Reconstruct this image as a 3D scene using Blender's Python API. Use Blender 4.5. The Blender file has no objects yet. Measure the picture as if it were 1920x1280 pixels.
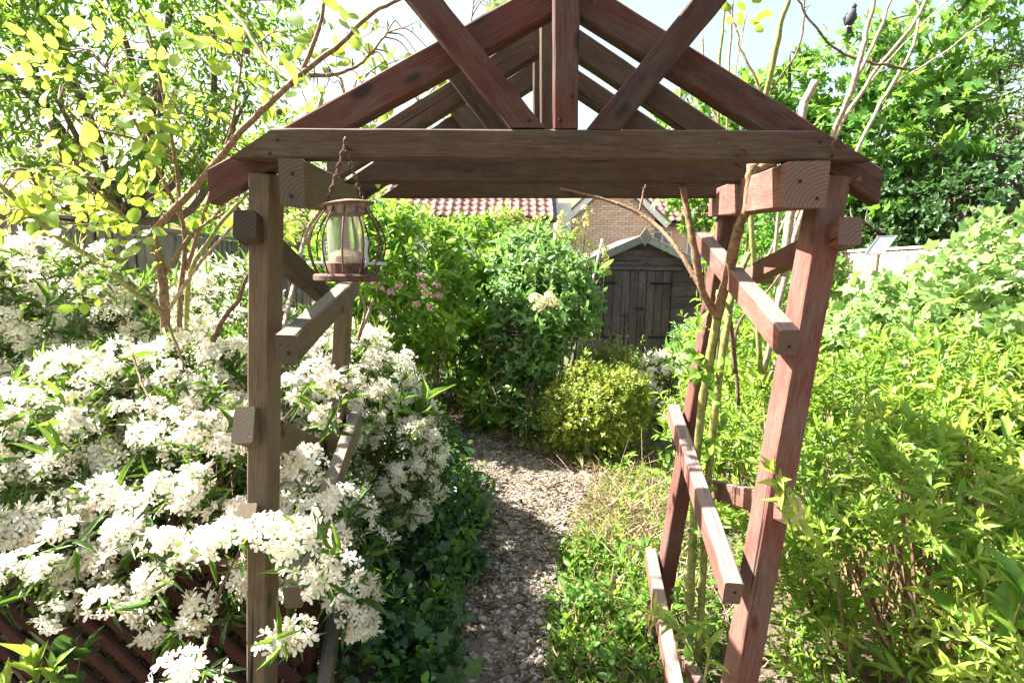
import bpy, math, random
import numpy as np
from mathutils import Matrix, Vector
rng = np.random.default_rng(11); random.seed(5)
SC = bpy.context.scene
COL = SC.collection

# ------------------------------------------------------------------ camera
F = 1000.0                       # focal length in pixels of a 1920 wide picture
EYE = np.array([0.0, 0.0, 1.5])
PITCH = math.radians(-8.0); ROLL = math.radians(0.6)
fwd = np.array([0, math.cos(PITCH), math.sin(PITCH)])
up0 = np.array([0, -math.sin(PITCH), math.cos(PITCH)])
rt0 = np.array([1.0, 0, 0])
RT = math.cos(ROLL) * rt0 + math.sin(ROLL) * up0
UP = -math.sin(ROLL) * rt0 + math.cos(ROLL) * up0
cam = bpy.data.cameras.new('camera'); co = bpy.data.objects.new('camera', cam)
COL.objects.link(co); SC.camera = co
cam.sensor_width = 36.0; cam.lens = F / 1920 * 36.0
cam.clip_start = 0.05; cam.clip_end = 600
co.matrix_world = Matrix(((RT[0], UP[0], -fwd[0], EYE[0]), (RT[1], UP[1], -fwd[1], EYE[1]),
                          (RT[2], UP[2], -fwd[2], EYE[2]), (0, 0, 0, 1)))

# ------------------------------------------------------------------ light
SUN_EL, SUN_AZ = math.radians(48), math.radians(-80)     # azimuth from +Y towards +X
world = bpy.data.worlds.new('World'); SC.world = world; world.use_nodes = True
wn = world.node_tree.nodes; wl = world.node_tree.links
sky = wn.new('ShaderNodeTexSky'); sky.sky_type = 'NISHITA'; sky.sun_disc = False
sky.sun_elevation = SUN_EL; sky.sun_rotation = SUN_AZ
sky.air_density = 2.0; sky.dust_density = 4.5; sky.ozone_density = 0.4
wl.new(sky.outputs[0], wn['Background'].inputs[0]); wn['Background'].inputs[1].default_value = 0.05
sl = bpy.data.lights.new('sun', 'SUN'); sl.energy = 5.0; sl.angle = math.radians(0.5); sl.color = (1, .95, .86)
so = bpy.data.objects.new('sun', sl); COL.objects.link(so)
sdir = Vector((math.sin(SUN_AZ) * math.cos(SUN_EL), math.cos(SUN_AZ) * math.cos(SUN_EL), math.sin(SUN_EL)))
so.rotation_euler = sdir.to_track_quat('Z', 'Y').to_euler(); so.location = (-6, 5, 9)
SC.view_settings.view_transform = 'Standard'; SC.view_settings.look = 'None'
SC.view_settings.exposure = 2.8; SC.view_settings.gamma = 1.0
SC.view_settings.use_curve_mapping = False
SC.cycles.max_bounces = 8; SC.cycles.transparent_max_bounces = 8
SC.cycles.diffuse_bounces = 4; SC.cycles.transmission_bounces = 6

# ------------------------------------------------------------------ helpers
def at(px, py, Y):
    d = fwd + (px - 960) / F * RT + (640 - py) / F * UP
    return EYE + d * (Y / d[1])
def proj(p):
    q = np.asarray(p, float) - EYE
    z = q @ fwd
    zz = np.where(z > .05, z, np.nan)
    return 960 + F * (q @ RT) / zz, 640 - F * (q @ UP) / zz, z
def nz(v):
    v = np.asarray(v, float)
    return v / np.maximum(np.linalg.norm(v, axis=-1, keepdims=True), 1e-9)
def rn(n): return nz(rng.normal(size=(n, 3)))
_ph = rng.uniform(0, 6.28, (8, 3)); _fr = rng.normal(size=(8, 3))
def lump(p, s):                       # smooth pseudo noise, about -1..1
    q = np.asarray(p) * s
    r = 0
    for k in range(8): r = r + np.sin(q @ _fr[k] * 1.3 + _ph[k, 0])
    return r / 4.0

def tag(o, label=None, cat=None, group=None, kind=None):
    if label: o['label'] = label
    if cat: o['category'] = cat
    if group: o['group'] = group
    if kind: o['kind'] = kind
    return o
def thing(name, loc, label, cat, group=None):
    o = bpy.data.objects.new(name, None); COL.objects.link(o)
    o.location = loc; o.empty_display_size = .1
    return tag(o, label, cat, group)
def wloc(p):
    l = np.zeros(3)
    while p is not None: l = l + np.array(p.location); p = p.parent
    return l
def mesh_np(name, V, T, mats, midx=None, tint=None, smooth=True):
    me = bpy.data.meshes.new(name)
    V = np.ascontiguousarray(V, np.float32); T = np.ascontiguousarray(T, np.int32)
    k = T.shape[1]
    me.vertices.add(len(V)); me.vertices.foreach_set('co', V.ravel())
    me.loops.add(T.size); me.loops.foreach_set('vertex_index', T.ravel())
    me.polygons.add(len(T)); me.polygons.foreach_set('loop_start', np.arange(0, T.size, k, dtype=np.int32))
    me.polygons.foreach_set('loop_total', np.full(len(T), k, np.int32))
    if midx is not None: me.polygons.foreach_set('material_index', np.ascontiguousarray(midx, np.int32))
    me.polygons.foreach_set('use_smooth', np.full(len(T), smooth, bool))
    if tint is not None:
        a = me.attributes.new('tint', 'FLOAT', 'POINT'); a.data.foreach_set('value', np.ascontiguousarray(tint, np.float32))
    for m in (mats if isinstance(mats, (list, tuple)) else [mats]): me.materials.append(m)
    me.update(calc_edges=True)
    return me
def link(name, me, parent=None, loc=None, basis=None, kind=None):
    o = bpy.data.objects.new(name, me); COL.objects.link(o)
    if parent is not None: o.parent = parent
    if basis is not None: o.matrix_basis = basis
    if loc is not None: o.location = loc
    if kind: o['kind'] = kind
    return o

class MB:                              # collects triangles and quads in world space
    def __init__(s): s.v = []; s.f = []; s.n = 0
    def add(s, V, Fs):
        s.v.append(np.asarray(V, float)); s.f += [[i + s.n for i in f] for f in Fs]; s.n += len(V)
    def box(s, c, d, R=None):
        V = np.array([[x, y, z] for x in (-.5, .5) for y in (-.5, .5) for z in (-.5, .5)]) * np.asarray(d)
        if R is not None: V = V @ np.asarray(R).T
        s.add(V + np.asarray(c), [[0, 1, 3, 2], [4, 6, 7, 5], [0, 4, 5, 1], [2, 3, 7, 6], [0, 2, 6, 4], [1, 5, 7, 3]])
    def tube(s, P, r, n=6, closed=False):
        P = np.asarray(P, float); m = len(P); r = np.broadcast_to(np.asarray(r, float), (m,))
        if closed: t = nz(np.roll(P, -1, 0) - np.roll(P, 1, 0))
        else: t = nz(np.gradient(P, axis=0))
        a = np.array([0, 0, 1.]) if abs(t[0][2]) < .9 else np.array([1., 0, 0])
        u = nz(np.cross(t[0], a)); V = []
        for i in range(m):
            u = nz(u - t[i] * (u @ t[i])); w = np.cross(t[i], u)
            for k in range(n):
                q = 2 * math.pi * k / n
                V.append(P[i] + r[i] * (math.cos(q) * u + math.sin(q) * w))
        fs = [[i * n + k, i * n + (k + 1) % n, ((i + 1) % m) * n + (k + 1) % n, ((i + 1) % m) * n + k]
              for i in range(m if closed else m - 1) for k in range(n)]
        if not closed: fs += [list(range(n))[::-1], list(range((m - 1) * n, m * n))]
        s.add(V, fs)
    def lathe(s, c, prof, n=20, sq=None):   # prof: (radius, z)
        c = np.asarray(c, float); V = []
        for r, z in prof:
            for k in range(n):
                q = 2 * math.pi * k / n; V.append(c + [r * math.cos(q), r * math.sin(q), z])
        m = len(prof)
        s.add(V, [[i * n + k, i * n + (k + 1) % n, (i + 1) * n + (k + 1) % n, (i + 1) * n + k] for i in range(m - 1) for k in range(n)])
    def build(s, name, mat, parent=None, smooth=False, kind=None):
        V = np.concatenate(s.v) if s.v else np.zeros((0, 3))
        if parent is not None: V = V - wloc(parent)
        me = bpy.data.meshes.new(name); me.from_pydata(V.tolist(), [], s.f)
        me.materials.append(mat)
        if smooth: me.polygons.foreach_set('use_smooth', np.ones(len(me.polygons), bool))
        me.update()
        return link(name, me, parent, kind=kind)

def smooth_path(P, k=6):
    P = np.asarray(P, float)
    if len(P) < 3:
        t = np.linspace(0, 1, k + 1)[:, None]; return P[0] * (1 - t) + P[1] * t
    Q = np.vstack([2 * P[0] - P[1], P, 2 * P[-1] - P[-2]]); out = []
    for i in range(1, len(Q) - 2):
        for j in range(k):
            t = j / k; a, b, c, d = Q[i - 1], Q[i], Q[i + 1], Q[i + 2]
            out.append(.5 * (2 * b + (c - a) * t + (2 * a - 5 * b + 4 * c - d) * t * t + (3 * b - a - 3 * c + d) * t ** 3))
    out.append(P[-1]); return np.array(out)
def pxpath(pts, k=5): return smooth_path([at(*p) for p in pts], k)

# ------------------------------------------------------------------ materials
def newmat(name):
    m = bpy.data.materials.new(name); m.use_nodes = True
    nt = m.node_tree; return m, nt.nodes, nt.links, nt.nodes['Principled BSDF']
def ramp(n, stops):
    r = n.new('ShaderNodeValToRGB'); e = r.color_ramp.elements
    while len(e) < len(stops): e.new(.5)
    for x, (p, c) in zip(e, stops): x.position = p; x.color = (*c, 1)
    return r
def plain(name, col, rough=.6, metal=0, var=.25, scale=20, bump=.2, spec=.3, dist=.002, col2=None):
    m, n, l, b = newmat(name)
    tc = n.new('ShaderNodeTexCoord'); nx = n.new('ShaderNodeTexNoise')
    nx.inputs['Scale'].default_value = scale; nx.inputs['Detail'].default_value = 6
    l.new(tc.outputs['Object'], nx.inputs['Vector'])
    c = np.array(col); d = np.array(col2) if col2 else c * (1 + var)
    r = ramp(n, [(.3, tuple(c * (1 - var))), (.7, tuple(np.minimum(d, 1)))])
    l.new(nx.outputs['Fac'], r.inputs[0]); l.new(r.outputs[0], b.inputs['Base Color'])
    b.inputs['Roughness'].default_value = rough; b.inputs['Metallic'].default_value = metal
    b.inputs['Specular IOR Level'].default_value = spec
    if bump:
        bp = n.new('ShaderNodeBump'); bp.inputs['Strength'].default_value = bump; bp.inputs['Distance'].default_value = dist
        l.new(nx.outputs['Fac'], bp.inputs['Height']); l.new(bp.outputs[0], b.inputs['Normal'])
    return m
def wood(name, paint, grey, dark, wear=.5, moss=None, scale=1.0, bump=.5):
    """weathered timber; the grain runs along each piece's own z axis"""
    m, n, l, b = newmat(name)
    tc = n.new('ShaderNodeTexCoord'); oi = n.new('ShaderNodeObjectInfo')
    off = n.new('ShaderNodeVectorMath'); off.operation = 'ADD'
    sc = n.new('ShaderNodeVectorMath'); sc.operation = 'SCALE'; sc.inputs['Scale'].default_value = 37.0
    cx = n.new('ShaderNodeCombineXYZ')
    for i in range(3): l.new(oi.outputs['Random'], cx.inputs[i])
    l.new(cx.outputs[0], sc.inputs[0]); l.new(tc.outputs['Object'], off.inputs[0]); l.new(sc.outputs[0], off.inputs[1])
    def noise(vec, s, det=6, rough=.6, dist=0):
        mp = n.new('ShaderNodeMapping'); mp.inputs['Scale'].default_value = vec
        l.new(off.outputs[0], mp.inputs['Vector'])
        x = n.new('ShaderNodeTexNoise'); x.inputs['Scale'].default_value = s
        x.inputs['Detail'].default_value = det; x.inputs['Roughness'].default_value = rough; x.inputs['Distortion'].default_value = dist
        l.new(mp.outputs[0], x.inputs['Vector']); return x
    g = noise((1, 1, .045), 300 * scale, 6, .7, .4)    # fine fibre
    w = noise((1, 1, .22), 30 * scale, 9, .75, .6)       # worn streaks
    p = noise((1, 1, .6), 9 * scale, 5, .6)             # large patches
    ad = n.new('ShaderNodeMath'); ad.operation = 'ADD'; l.new(w.outputs['Fac'], ad.inputs[0]); l.new(p.outputs['Fac'], ad.inputs[1])
    m1 = n.new('ShaderNodeMapRange'); m1.inputs[1].default_value = 1.14 - wear * .5; m1.inputs[2].default_value = 1.52 - wear * .5
    l.new(ad.outputs[0], m1.inputs[0])
    mix = n.new('ShaderNodeMixRGB'); mix.inputs[1].default_value = (*paint, 1); mix.inputs[2].default_value = (*grey, 1)
    l.new(m1.outputs[0], mix.inputs[0])
    gr = ramp(n, [(.32, (.35, .33, .31)), (.5, (.85, .85, .85)), (.7, (1.2, 1.2, 1.2))]); l.new(g.outputs['Fac'], gr.inputs[0])
    mu = n.new('ShaderNodeMixRGB'); mu.blend_type = 'MULTIPLY'; mu.inputs[0].default_value = .8
    l.new(mix.outputs[0], mu.inputs[1]); l.new(gr.outputs[0], mu.inputs[2])
    last = mu
    dk = noise((1, 1, .5), 5 * scale, 7, .7)
    m2 = n.new('ShaderNodeMapRange'); m2.inputs[1].default_value = .55; m2.inputs[2].default_value = .72; l.new(dk.outputs['Fac'], m2.inputs[0])
    md = n.new('ShaderNodeMixRGB'); md.inputs[2].default_value = (*dark, 1); l.new(last.outputs[0], md.inputs[1])
    l.new(m2.outputs[0], md.inputs[0]); last = md
    if moss:
        ms = noise((1, 1, 1), 60, 8, .75); m3 = n.new('ShaderNodeMapRange')
        m3.inputs[1].default_value = .6; m3.inputs[2].default_value = .7; l.new(ms.outputs['Fac'], m3.inputs[0])
        mm = n.new('ShaderNodeMixRGB'); mm.inputs[2].default_value = (*moss, 1); l.new(last.outputs[0], mm.inputs[1])
        l.new(m3.outputs[0], mm.inputs[0]); last = mm
    # drying cracks along the grain
    ck = noise((1, 1, .018), 34 * scale, 3, .5, .8); mc = n.new('ShaderNodeMapRange'); mc.inputs[1].default_value = .655; mc.inputs[2].default_value = .675
    l.new(ck.outputs['Fac'], mc.inputs[0]); mk = n.new('ShaderNodeMixRGB'); mk.inputs[2].default_value = (.012, .009, .007, 1)
    l.new(mc.outputs[0], mk.inputs[0]); l.new(last.outputs[0], mk.inputs[1]); last = mk
    # knots
    kmp = n.new('ShaderNodeMapping'); kmp.inputs['Scale'].default_value = (1, 1, .45); l.new(off.outputs[0], kmp.inputs['Vector'])
    kv = n.new('ShaderNodeTexVoronoi'); kv.inputs['Scale'].default_value = 11; l.new(kmp.outputs[0], kv.inputs['Vector'])
    kr = n.new('ShaderNodeMapRange'); kr.inputs[1].default_value = .17; kr.inputs[2].default_value = .09; l.new(kv.outputs['Distance'], kr.inputs[0])
    kx = n.new('ShaderNodeMixRGB'); kx.inputs[2].default_value = (*(np.array(dark) * .8), 1); l.new(kr.outputs[0], kx.inputs[0]); l.new(last.outputs[0], kx.inputs[1]); last = kx
    # silvered, rain-washed upper faces
    gn = n.new('ShaderNodeNewGeometry'); sg = n.new('ShaderNodeSeparateXYZ'); l.new(gn.outputs['True Normal'], sg.inputs[0])
    ug = n.new('ShaderNodeMapRange'); ug.inputs[1].default_value = .45; ug.inputs[2].default_value = .9; ug.inputs[4].default_value = .75; l.new(sg.outputs[2], ug.inputs[0])
    um = n.new('ShaderNodeMath'); um.operation = 'MULTIPLY'; l.new(ug.outputs[0], um.inputs[0]); l.new(gr.outputs[0], um.inputs[1])
    us = n.new('ShaderNodeMixRGB'); us.inputs[2].default_value = (*(np.array(grey) * .55 + .085), 1); l.new(um.outputs[0], us.inputs[0]); l.new(last.outputs[0], us.inputs[1]); last = us
    # growth rings on the cut ends
    sx = n.new('ShaderNodeSeparateXYZ'); l.new(tc.outputs['Normal'], sx.inputs[0]); ab = n.new('ShaderNodeMath'); ab.operation = 'ABSOLUTE'; l.new(sx.outputs[2], ab.inputs[0])
    gt = n.new('ShaderNodeMath'); gt.operation = 'GREATER_THAN'; gt.inputs[1].default_value = .6; l.new(ab.outputs[0], gt.inputs[0])
    wm = n.new('ShaderNodeMapping'); wm.inputs['Location'].default_value = (.045, .052, 0); wm.inputs['Scale'].default_value = (1, 1, .02); l.new(tc.outputs['Object'], wm.inputs['Vector'])
    wv = n.new('ShaderNodeTexWave'); wv.wave_type = 'RINGS'; wv.rings_direction = 'Z'; wv.inputs['Scale'].default_value = 38; wv.inputs['Distortion'].default_value = 2.2; wv.inputs['Detail'].default_value = 4; wv.inputs['Detail Scale'].default_value = 2
    l.new(wm.outputs[0], wv.inputs['Vector']); g0 = np.array(grey) * .55 + np.array(dark) * .45
    wr = ramp(n, [(.1, tuple(g0 * .78)), (.8, tuple(g0 * 1.06))]); l.new(wv.outputs['Fac'], wr.inputs[0])
    we = n.new('ShaderNodeMixRGB'); l.new(gt.outputs[0], we.inputs[0]); l.new(last.outputs[0], we.inputs[1]); l.new(wr.outputs[0], we.inputs[2]); last = we
    hv = n.new('ShaderNodeHueSaturation'); mr = n.new('ShaderNodeMapRange'); mr.inputs[3].default_value = .75; mr.inputs[4].default_value = 1.25
    l.new(oi.outputs['Random'], mr.inputs[0]); l.new(mr.outputs[0], hv.inputs['Value']); l.new(last.outputs[0], hv.inputs['Color'])
    l.new(hv.outputs[0], b.inputs['Base Color'])
    b.inputs['Roughness'].default_value = .82; b.inputs['Specular IOR Level'].default_value = .25
    bp = n.new('ShaderNodeBump'); bp.inputs['Strength'].default_value = bump; bp.inputs['Distance'].default_value = .0025
    a2 = n.new('ShaderNodeMath'); a2.operation = 'ADD'; l.new(g.outputs['Fac'], a2.inputs[0]); l.new(w.outputs['Fac'], a2.inputs[1])
    a3 = n.new('ShaderNodeMath'); a3.operation = 'SUBTRACT'; l.new(a2.outputs[0], a3.inputs[0]); l.new(mc.outputs[0], a3.inputs[1]); l.new(a3.outputs[0], bp.inputs['Height']); l.new(bp.outputs[0], b.inputs['Normal'])
    return m
def leafmat(name, stops, trans=(.35, .5, .05), tmix=.4, rough=.45, spec=.35):
    m, n, l, b = newmat(name)
    a = n.new('ShaderNodeAttribute'); a.attribute_name = 'tint'
    r = ramp(n, stops); l.new(a.outputs['Fac'], r.inputs[0])
    nx = n.new('ShaderNodeTexNoise'); nx.inputs['Scale'].default_value = 45; nx.inputs['Detail'].default_value = 3
    ge = n.new('ShaderNodeNewGeometry'); l.new(ge.outputs['Position'], nx.inputs['Vector'])
    mr = n.new('ShaderNodeMapRange'); mr.inputs[1].default_value = .3; mr.inputs[2].default_value = .7
    mr.inputs[3].default_value = .75; mr.inputs[4].default_value = 1.25; l.new(nx.outputs['Fac'], mr.inputs[0])
    hv = n.new('ShaderNodeHueSaturation'); l.new(r.outputs[0], hv.inputs['Color']); l.new(mr.outputs[0], hv.inputs['Value'])
    l.new(hv.outputs[0], b.inputs['Base Color'])
    b.inputs['Roughness'].default_value = rough; b.inputs['Specular IOR Level'].default_value = spec
    tr = n.new('ShaderNodeBsdfTranslucent')
    tm = n.new('ShaderNodeMixRGB'); tm.inputs[0].default_value = .6; tm.inputs[2].default_value = (*trans, 1)
    l.new(hv.outputs[0], tm.inputs[1]); l.new(tm.outputs[0], tr.inputs[0])
    mx = n.new('ShaderNodeMixShader'); mx.inputs[0].default_value = tmix
    l.new(b.outputs[0], mx.inputs[1]); l.new(tr.outputs[0], mx.inputs[2])
    l.new(mx.outputs[0], n['Material Output'].inputs['Surface'])
    return m

M = {}
M['red'] = wood('stained_red_wood', (.080, .026, .020), (.085, .062, .049), (.022, .015, .012), .52, (.085, .08, .035))
M['pink'] = wood('faded_red_wood', (.165, .058, .047), (.17, .118, .093), (.07, .036, .03), .5, (.12, .12, .07))
M['grey'] = wood('greyed_wood', (.150, .102, .062), (.118, .092, .063), (.052, .039, .027), .6, (.10, .095, .045))
M['mossy'] = wood('mossy_wood', (.070, .036, .024), (.088, .068, .043), (.022, .018, .014), .55, (.095, .09, .04))
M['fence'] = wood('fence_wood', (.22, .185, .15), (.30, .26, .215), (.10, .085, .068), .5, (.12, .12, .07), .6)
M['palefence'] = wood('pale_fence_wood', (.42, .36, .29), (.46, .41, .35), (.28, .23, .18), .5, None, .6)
M['shed'] = wood('shed_wood', (.092, .066, .070), (.140, .116, .124), (.036, .028, .030), .5, None, .6)
M['shedgrey'] = wood('shed_trim_wood', (.26, .24, .235), (.34, .325, .32), (.14, .125, .12), .6, None, .6)
M['trellis'] = wood('trellis_wood', (.062, .020, .013), (.065, .032, .021), (.02, .009, .007), .35, None)
M['iron'] = plain('hinge_iron', (.025, .023, .022), .6, .6)
M['rust'] = plain('rusty_metal', (.075, .034, .024), .8, .2, .5, 60, .5, .3, .001, (.15, .085, .065))
M['bark'] = plain('cane_bark', (.17, .10, .06), .8, 0, .4, 90, .6, .2, .002, (.28, .18, .11))
M['greencane'] = plain('green_cane', (.17, .19, .05), .6, 0, .35, 60, .3, .3, .001, (.3, .29, .10))
M['palecane'] = plain('pale_cane', (.30, .22, .16), .8, 0, .4, 70, .5, .2, .002, (.45, .36, .28))
M['twig'] = plain('dark_twig', (.12, .075, .05), .85, 0, .4, 70, .4, .2, .001, (.2, .13, .09))
M['drytwig'] = plain('dry_twig', (.34, .24, .16), .9, 0, .4, 70, .4, .1, .001, (.5, .38, .26))
M['trunk'] = plain('tree_bark', (.11, .085, .065), .9, 0, .4, 30, .7, .2, .01, (.2, .16, .13))

# ------------------------------------------------------------------ ground and path
def path_centre(Y):
    return np.interp(Y, [0, 1.5, 2, 3.6, 4.6, 5.8, 7, 9], [-.02, -.03, -.02, .17, -.38, -.62, -.95, -1.3])
def path_half(Y):
    return np.interp(Y, [0, 2, 3, 3.7, 4.4, 5.2, 6, 9], [.21, .21, .28, .52, .26, .20, .18, .18])
def sheet(name, xs, ys, zf, mat, keep=None):
    X, Y = np.meshgrid(xs, ys); Z = zf(X, Y)
    V = np.stack([X, Y, Z], -1).reshape(-1, 3); nx, ny = len(xs), len(ys)
    i, j = np.meshgrid(np.arange(nx - 1), np.arange(ny - 1)); a = (j * nx + i).ravel()
    Q = np.stack([a, a + 1, a + nx + 1, a + nx], 1)
    return link(name, mesh_np(name, V, Q, mat), kind='structure')
def groundz(X, Y):
    P = np.stack([np.asarray(X, float), np.asarray(Y, float), 0 * np.asarray(X, float)], -1)
    return .018 * lump(P, 2.1) + .008 * lump(P, 9.0)
def soilmat():
    m, n, l, b = newmat('garden_soil')
    tc = n.new('ShaderNodeTexCoord'); cols = []
    a = n.new('ShaderNodeTexNoise'); a.inputs['Scale'].default_value = 3; a.inputs['Detail'].default_value = 8
    v = n.new('ShaderNodeTexNoise'); v.inputs['Scale'].default_value = 70; v.inputs['Detail'].default_value = 5
    for x in (a, v): l.new(tc.outputs['Object'], x.inputs['Vector'])
    r = ramp(n, [(.35, (.05, .036, .024)), (.55, (.10, .075, .05)), (.7, (.16, .125, .085))]); l.new(v.outputs['Fac'], r.inputs[0])
    r2 = ramp(n, [(.45, (1, 1, 1)), (.65, (.7, .85, .45))]); l.new(a.outputs['Fac'], r2.inputs[0])
    mu = n.new('ShaderNodeMixRGB'); mu.blend_type = 'MULTIPLY'; mu.inputs[0].default_value = 1
    l.new(r.outputs[0], mu.inputs[1]); l.new(r2.outputs[0], mu.inputs[2]); l.new(mu.outputs[0], b.inputs['Base Color'])
    b.inputs['Roughness'].default_value = .95
    bp = n.new('ShaderNodeBump'); bp.inputs['Distance'].default_value = .02; bp.inputs['Strength'].default_value = .8
    l.new(v.outputs['Fac'], bp.inputs['Height']); l.new(bp.outputs[0], b.inputs['Normal'])
    return m
SOIL = soilmat()
gx = np.concatenate([[-200, -60, -20, -8], np.linspace(-5, 6, 90), [9, 20, 60, 200]])
gy = np.concatenate([[-30, -6, -1], np.linspace(0, 10, 90), [13, 18, 30, 80, 300]])
sheet('ground', gx, gy, groundz, SOIL)
PATHM = plain('path_grit', (.10, .08, .06), .95, 0, .45, 55, .8, .1, .01, (.20, .165, .13))
ys = np.linspace(.3, 8.6, 120); us = np.linspace(-1, 1, 11); V = []
for y in ys:
    c, h = path_centre(y), path_half(y)
    for u in us:
        x = c + u * h * (1 + .12 * math.sin(y * 5 + u * 2)); V.append([x, y, groundz(x, y) + .012 - .010 * u * u])
Q = [[j * 11 + i, j * 11 + i + 1, (j + 1) * 11 + i + 1, (j + 1) * 11 + i] for j in range(119) for i in range(10)]
link('path', mesh_np('path', V, Q, PATHM), kind='structure')

# ------------------------------------------------------------------ timber arch
def frame(A, B, hint):
    z = nz(np.asarray(B) - np.asarray(A)); x = nz(np.cross(np.asarray(hint, float), z)); y = np.cross(z, x)
    return x, y, z
def beam(name, parent, A, B, w, h, mat, hint=(0, 0, 1), m0=0, m1=0, rough=.0005, seg=9, cut=None):
    """timber from A to B; w is across, h along hint; m0/m1 tilt the end cuts along the h side"""
    A = np.asarray(A, float); B = np.asarray(B, float); x, y, z = frame(A, B, hint); L = np.linalg.norm(B - A)
    cut = -x[2] / z[2] if cut == 'level' else 0          # level seat cut at the lower end
    if m0 == 'plumb': m0 = -y[0] / z[0]                   # upright cut at the rafter tail
    c = .0035; hw, hh = w / 2, h / 2
    prof = [(-hw + c, -hh), (hw - c, -hh), (hw, -hh + c), (hw, hh - c), (hw - c, hh), (-hw + c, hh), (-hw, hh - c), (-hw, -hh + c)]
    V = []
    for i in range(seg + 1):
        t = i / seg
        for (a, b) in prof:
            j = rng.normal(size=2) * rough
            k = (m0 * (1 - t) + m1 * t) * b if i in (0, seg) else (m0 * (1 - t) ** 3 + m1 * t ** 3) * b
            k += cut * (1 - t) ** 3 * a
            V.append([a + j[0], b + j[1], L * t + k])
    fs = [[i * 8 + k, i * 8 + (k + 1) % 8, (i + 1) * 8 + (k + 1) % 8, (i + 1) * 8 + k] for i in range(seg) for k in range(8)]
    fs += [list(range(8))[::-1], list(range(seg * 8, seg * 8 + 8))]
    me = bpy.data.meshes.new(name); me.from_pydata(V, [], fs); me.materials.append(mat); me.update()
    o = A - (wloc(parent) if parent is not None else 0)
    return link(name, me, parent, basis=Matrix(((x[0], y[0], z[0], o[0]), (x[1], y[1], z[1], o[1]), (x[2], y[2], z[2], o[2]), (0, 0, 0, 1))))

Y0, Y1, Y2 = 1.25, 1.60, 1.93
arch = thing('garden_arch', (.08, 1.6, 0), 'weathered red-brown timber garden arch with apex roof standing over the gravel path', 'garden arch')
def ext(a, b, k): a = np.asarray(a); b = np.asarray(b); return b + (a - b) * k
# posts
def post(top, bot, Y, w, h, mat, zend=0.0):
    A, B = at(*top, Y), at(*bot, Y); k = (A[2] - zend) / (A[2] - B[2]); B = A + (B - A) * k
    return beam('post', arch, B, A, w, h, mat, (0, 1, 0), 0, .15, seg=14)
post((500, 326), (492, 1280), Y0 + .035, .050, .078, M['grey'])
post((1556, 330), (1385, 1280), Y0 + .04, .062, .075, M['pink'])
post((655, 400), (620, 1000), Y2, .048, .07, M['grey'])
post((1367, 395), (1213, 1280), Y2, .058, .07, M['pink'])
# top plates along each side
def plate(A, B, w, h, mat): return beam('top_plate', arch, A, B, w, h, mat, (0, 0, 1))
plate(at(547, 342, 1.17), at(668, 378, 2.03), .052, .098, M['grey'])
plate(at(1513, 346, 1.17), at(1352, 382, 2.00), .085, .095, M['pink'])
# three trusses
def truss(Y, xl, xr, yt, yb, tail, apex, diag, king, mat, matr, mt, th=.045, roll=0.):
    # tie beam
    A, B = at(xl, (yt + yb) / 2 - roll, Y), at(xr, (yt + yb) / 2 + roll, Y)
    hh = abs(at(xl, yt, Y)[2] - at(xl, yb, Y)[2])
    beam('tie_beam', arch, A, B, th, hh, mt, (0, 0, 1), 1.6, -2.1, seg=18)
    # rafters just behind it
    for s, T in ((0, tail[0]), (1, tail[1])):
        beam('rafter', arch, at(*T, Y + .048), at(*apex[s], Y + .048), th, hh * 1.10, matr, (0, 0, 1), 'plumb', 0, seg=14)
    top = yt - 1.5
    if king:
        beam('king_post', arch, at(king[0], top, Y), at(king[1], king[2], Y), hh * .86, th, mat, (0, 1, 0))
    for (a, b) in diag:
        beam('diagonal_brace', arch, at(*a, Y), at(*b, Y), hh * .92, th, mat, (0, 1, 0), 0, 0, cut='level')
truss(Y0 - .02, 480, 1572, 247, 302, [(402, 352), (1640, 352)], [(1066, -18), (1054, -18)],
      [((989, 244), (742, -66)), ((1129, 247), (1385, -66))], (1059, 1061, -200), M['red'], M['red'], M['mossy'], .045, 2.5)
truss(Y1 - .02, 680, 1395, 303, 344, [(618, 322), (1437, 326)], [(1048, 58), (1040, 58)],
      [((982, 303), (845, 122)), ((1085, 303), (1230, 122))], (1030, 1030, 0), M['mossy'], M['mossy'], M['mossy'])
truss(Y2 - .02, 742, 1340, 335, 371, [(668, 360), (1388, 362)], [(1032, 122), (1026, 122)],
      [((968, 335), (832, 172)), ((1070, 335), (1190, 185))], (1015, 1015, 60), M['mossy'], M['mossy'], M['mossy'])
# side rails: inner ones rise to the rear, outer ones fall to the rear
IN, OUT = 1.165, 1.20
def rail(a, b, w, h, mat): beam('side_rail', arch, at(*a), at(*b), w, h, mat, (0, 0, 1))
rail((1478, 642, IN), (1318, 452, 1.98), .045, .060, M['pink'])
rail((1374, 1112, IN), (1262, 772, 1.98), .042, .066, M['pink'])
rail((1303, 1480, IN), (1219, 1040, 1.98), .042, .066, M['pink'])
rail((1594, 433, OUT), (1424, 508, 1.95), .048, .060, M['pink'])
rail((1484, 955, OUT), (1326, 912, 1.99), .045, .062, M['pink'])
rail((1398, 1450, OUT), (1270, 1210, 1.99), .045, .062, M['pink'])
beam('spacer_block', arch, at(1402, 516, 1.99), at(1442, 516, 1.99), .06, .072, M['pink'], (0, 1, 0), seg=3)
rail((537, 655, IN), (662, 535, 1.98), .046, .066, M['grey'])
rail((548, 1120, IN), (668, 785, 1.98), .042, .066, M['grey'])
rail((575, 1520, IN), (640, 1070, 1.98), .042, .066, M['grey'])
rail((459, 420, OUT), (606, 552, 1.98), .048, .062, M['mossy'])
rail((456, 796, OUT), (606, 850, 1.98), .046, .085, M['grey'])
rail((460, 968, OUT), (600, 1180, 1.98), .042, .066, M['grey'])
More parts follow.
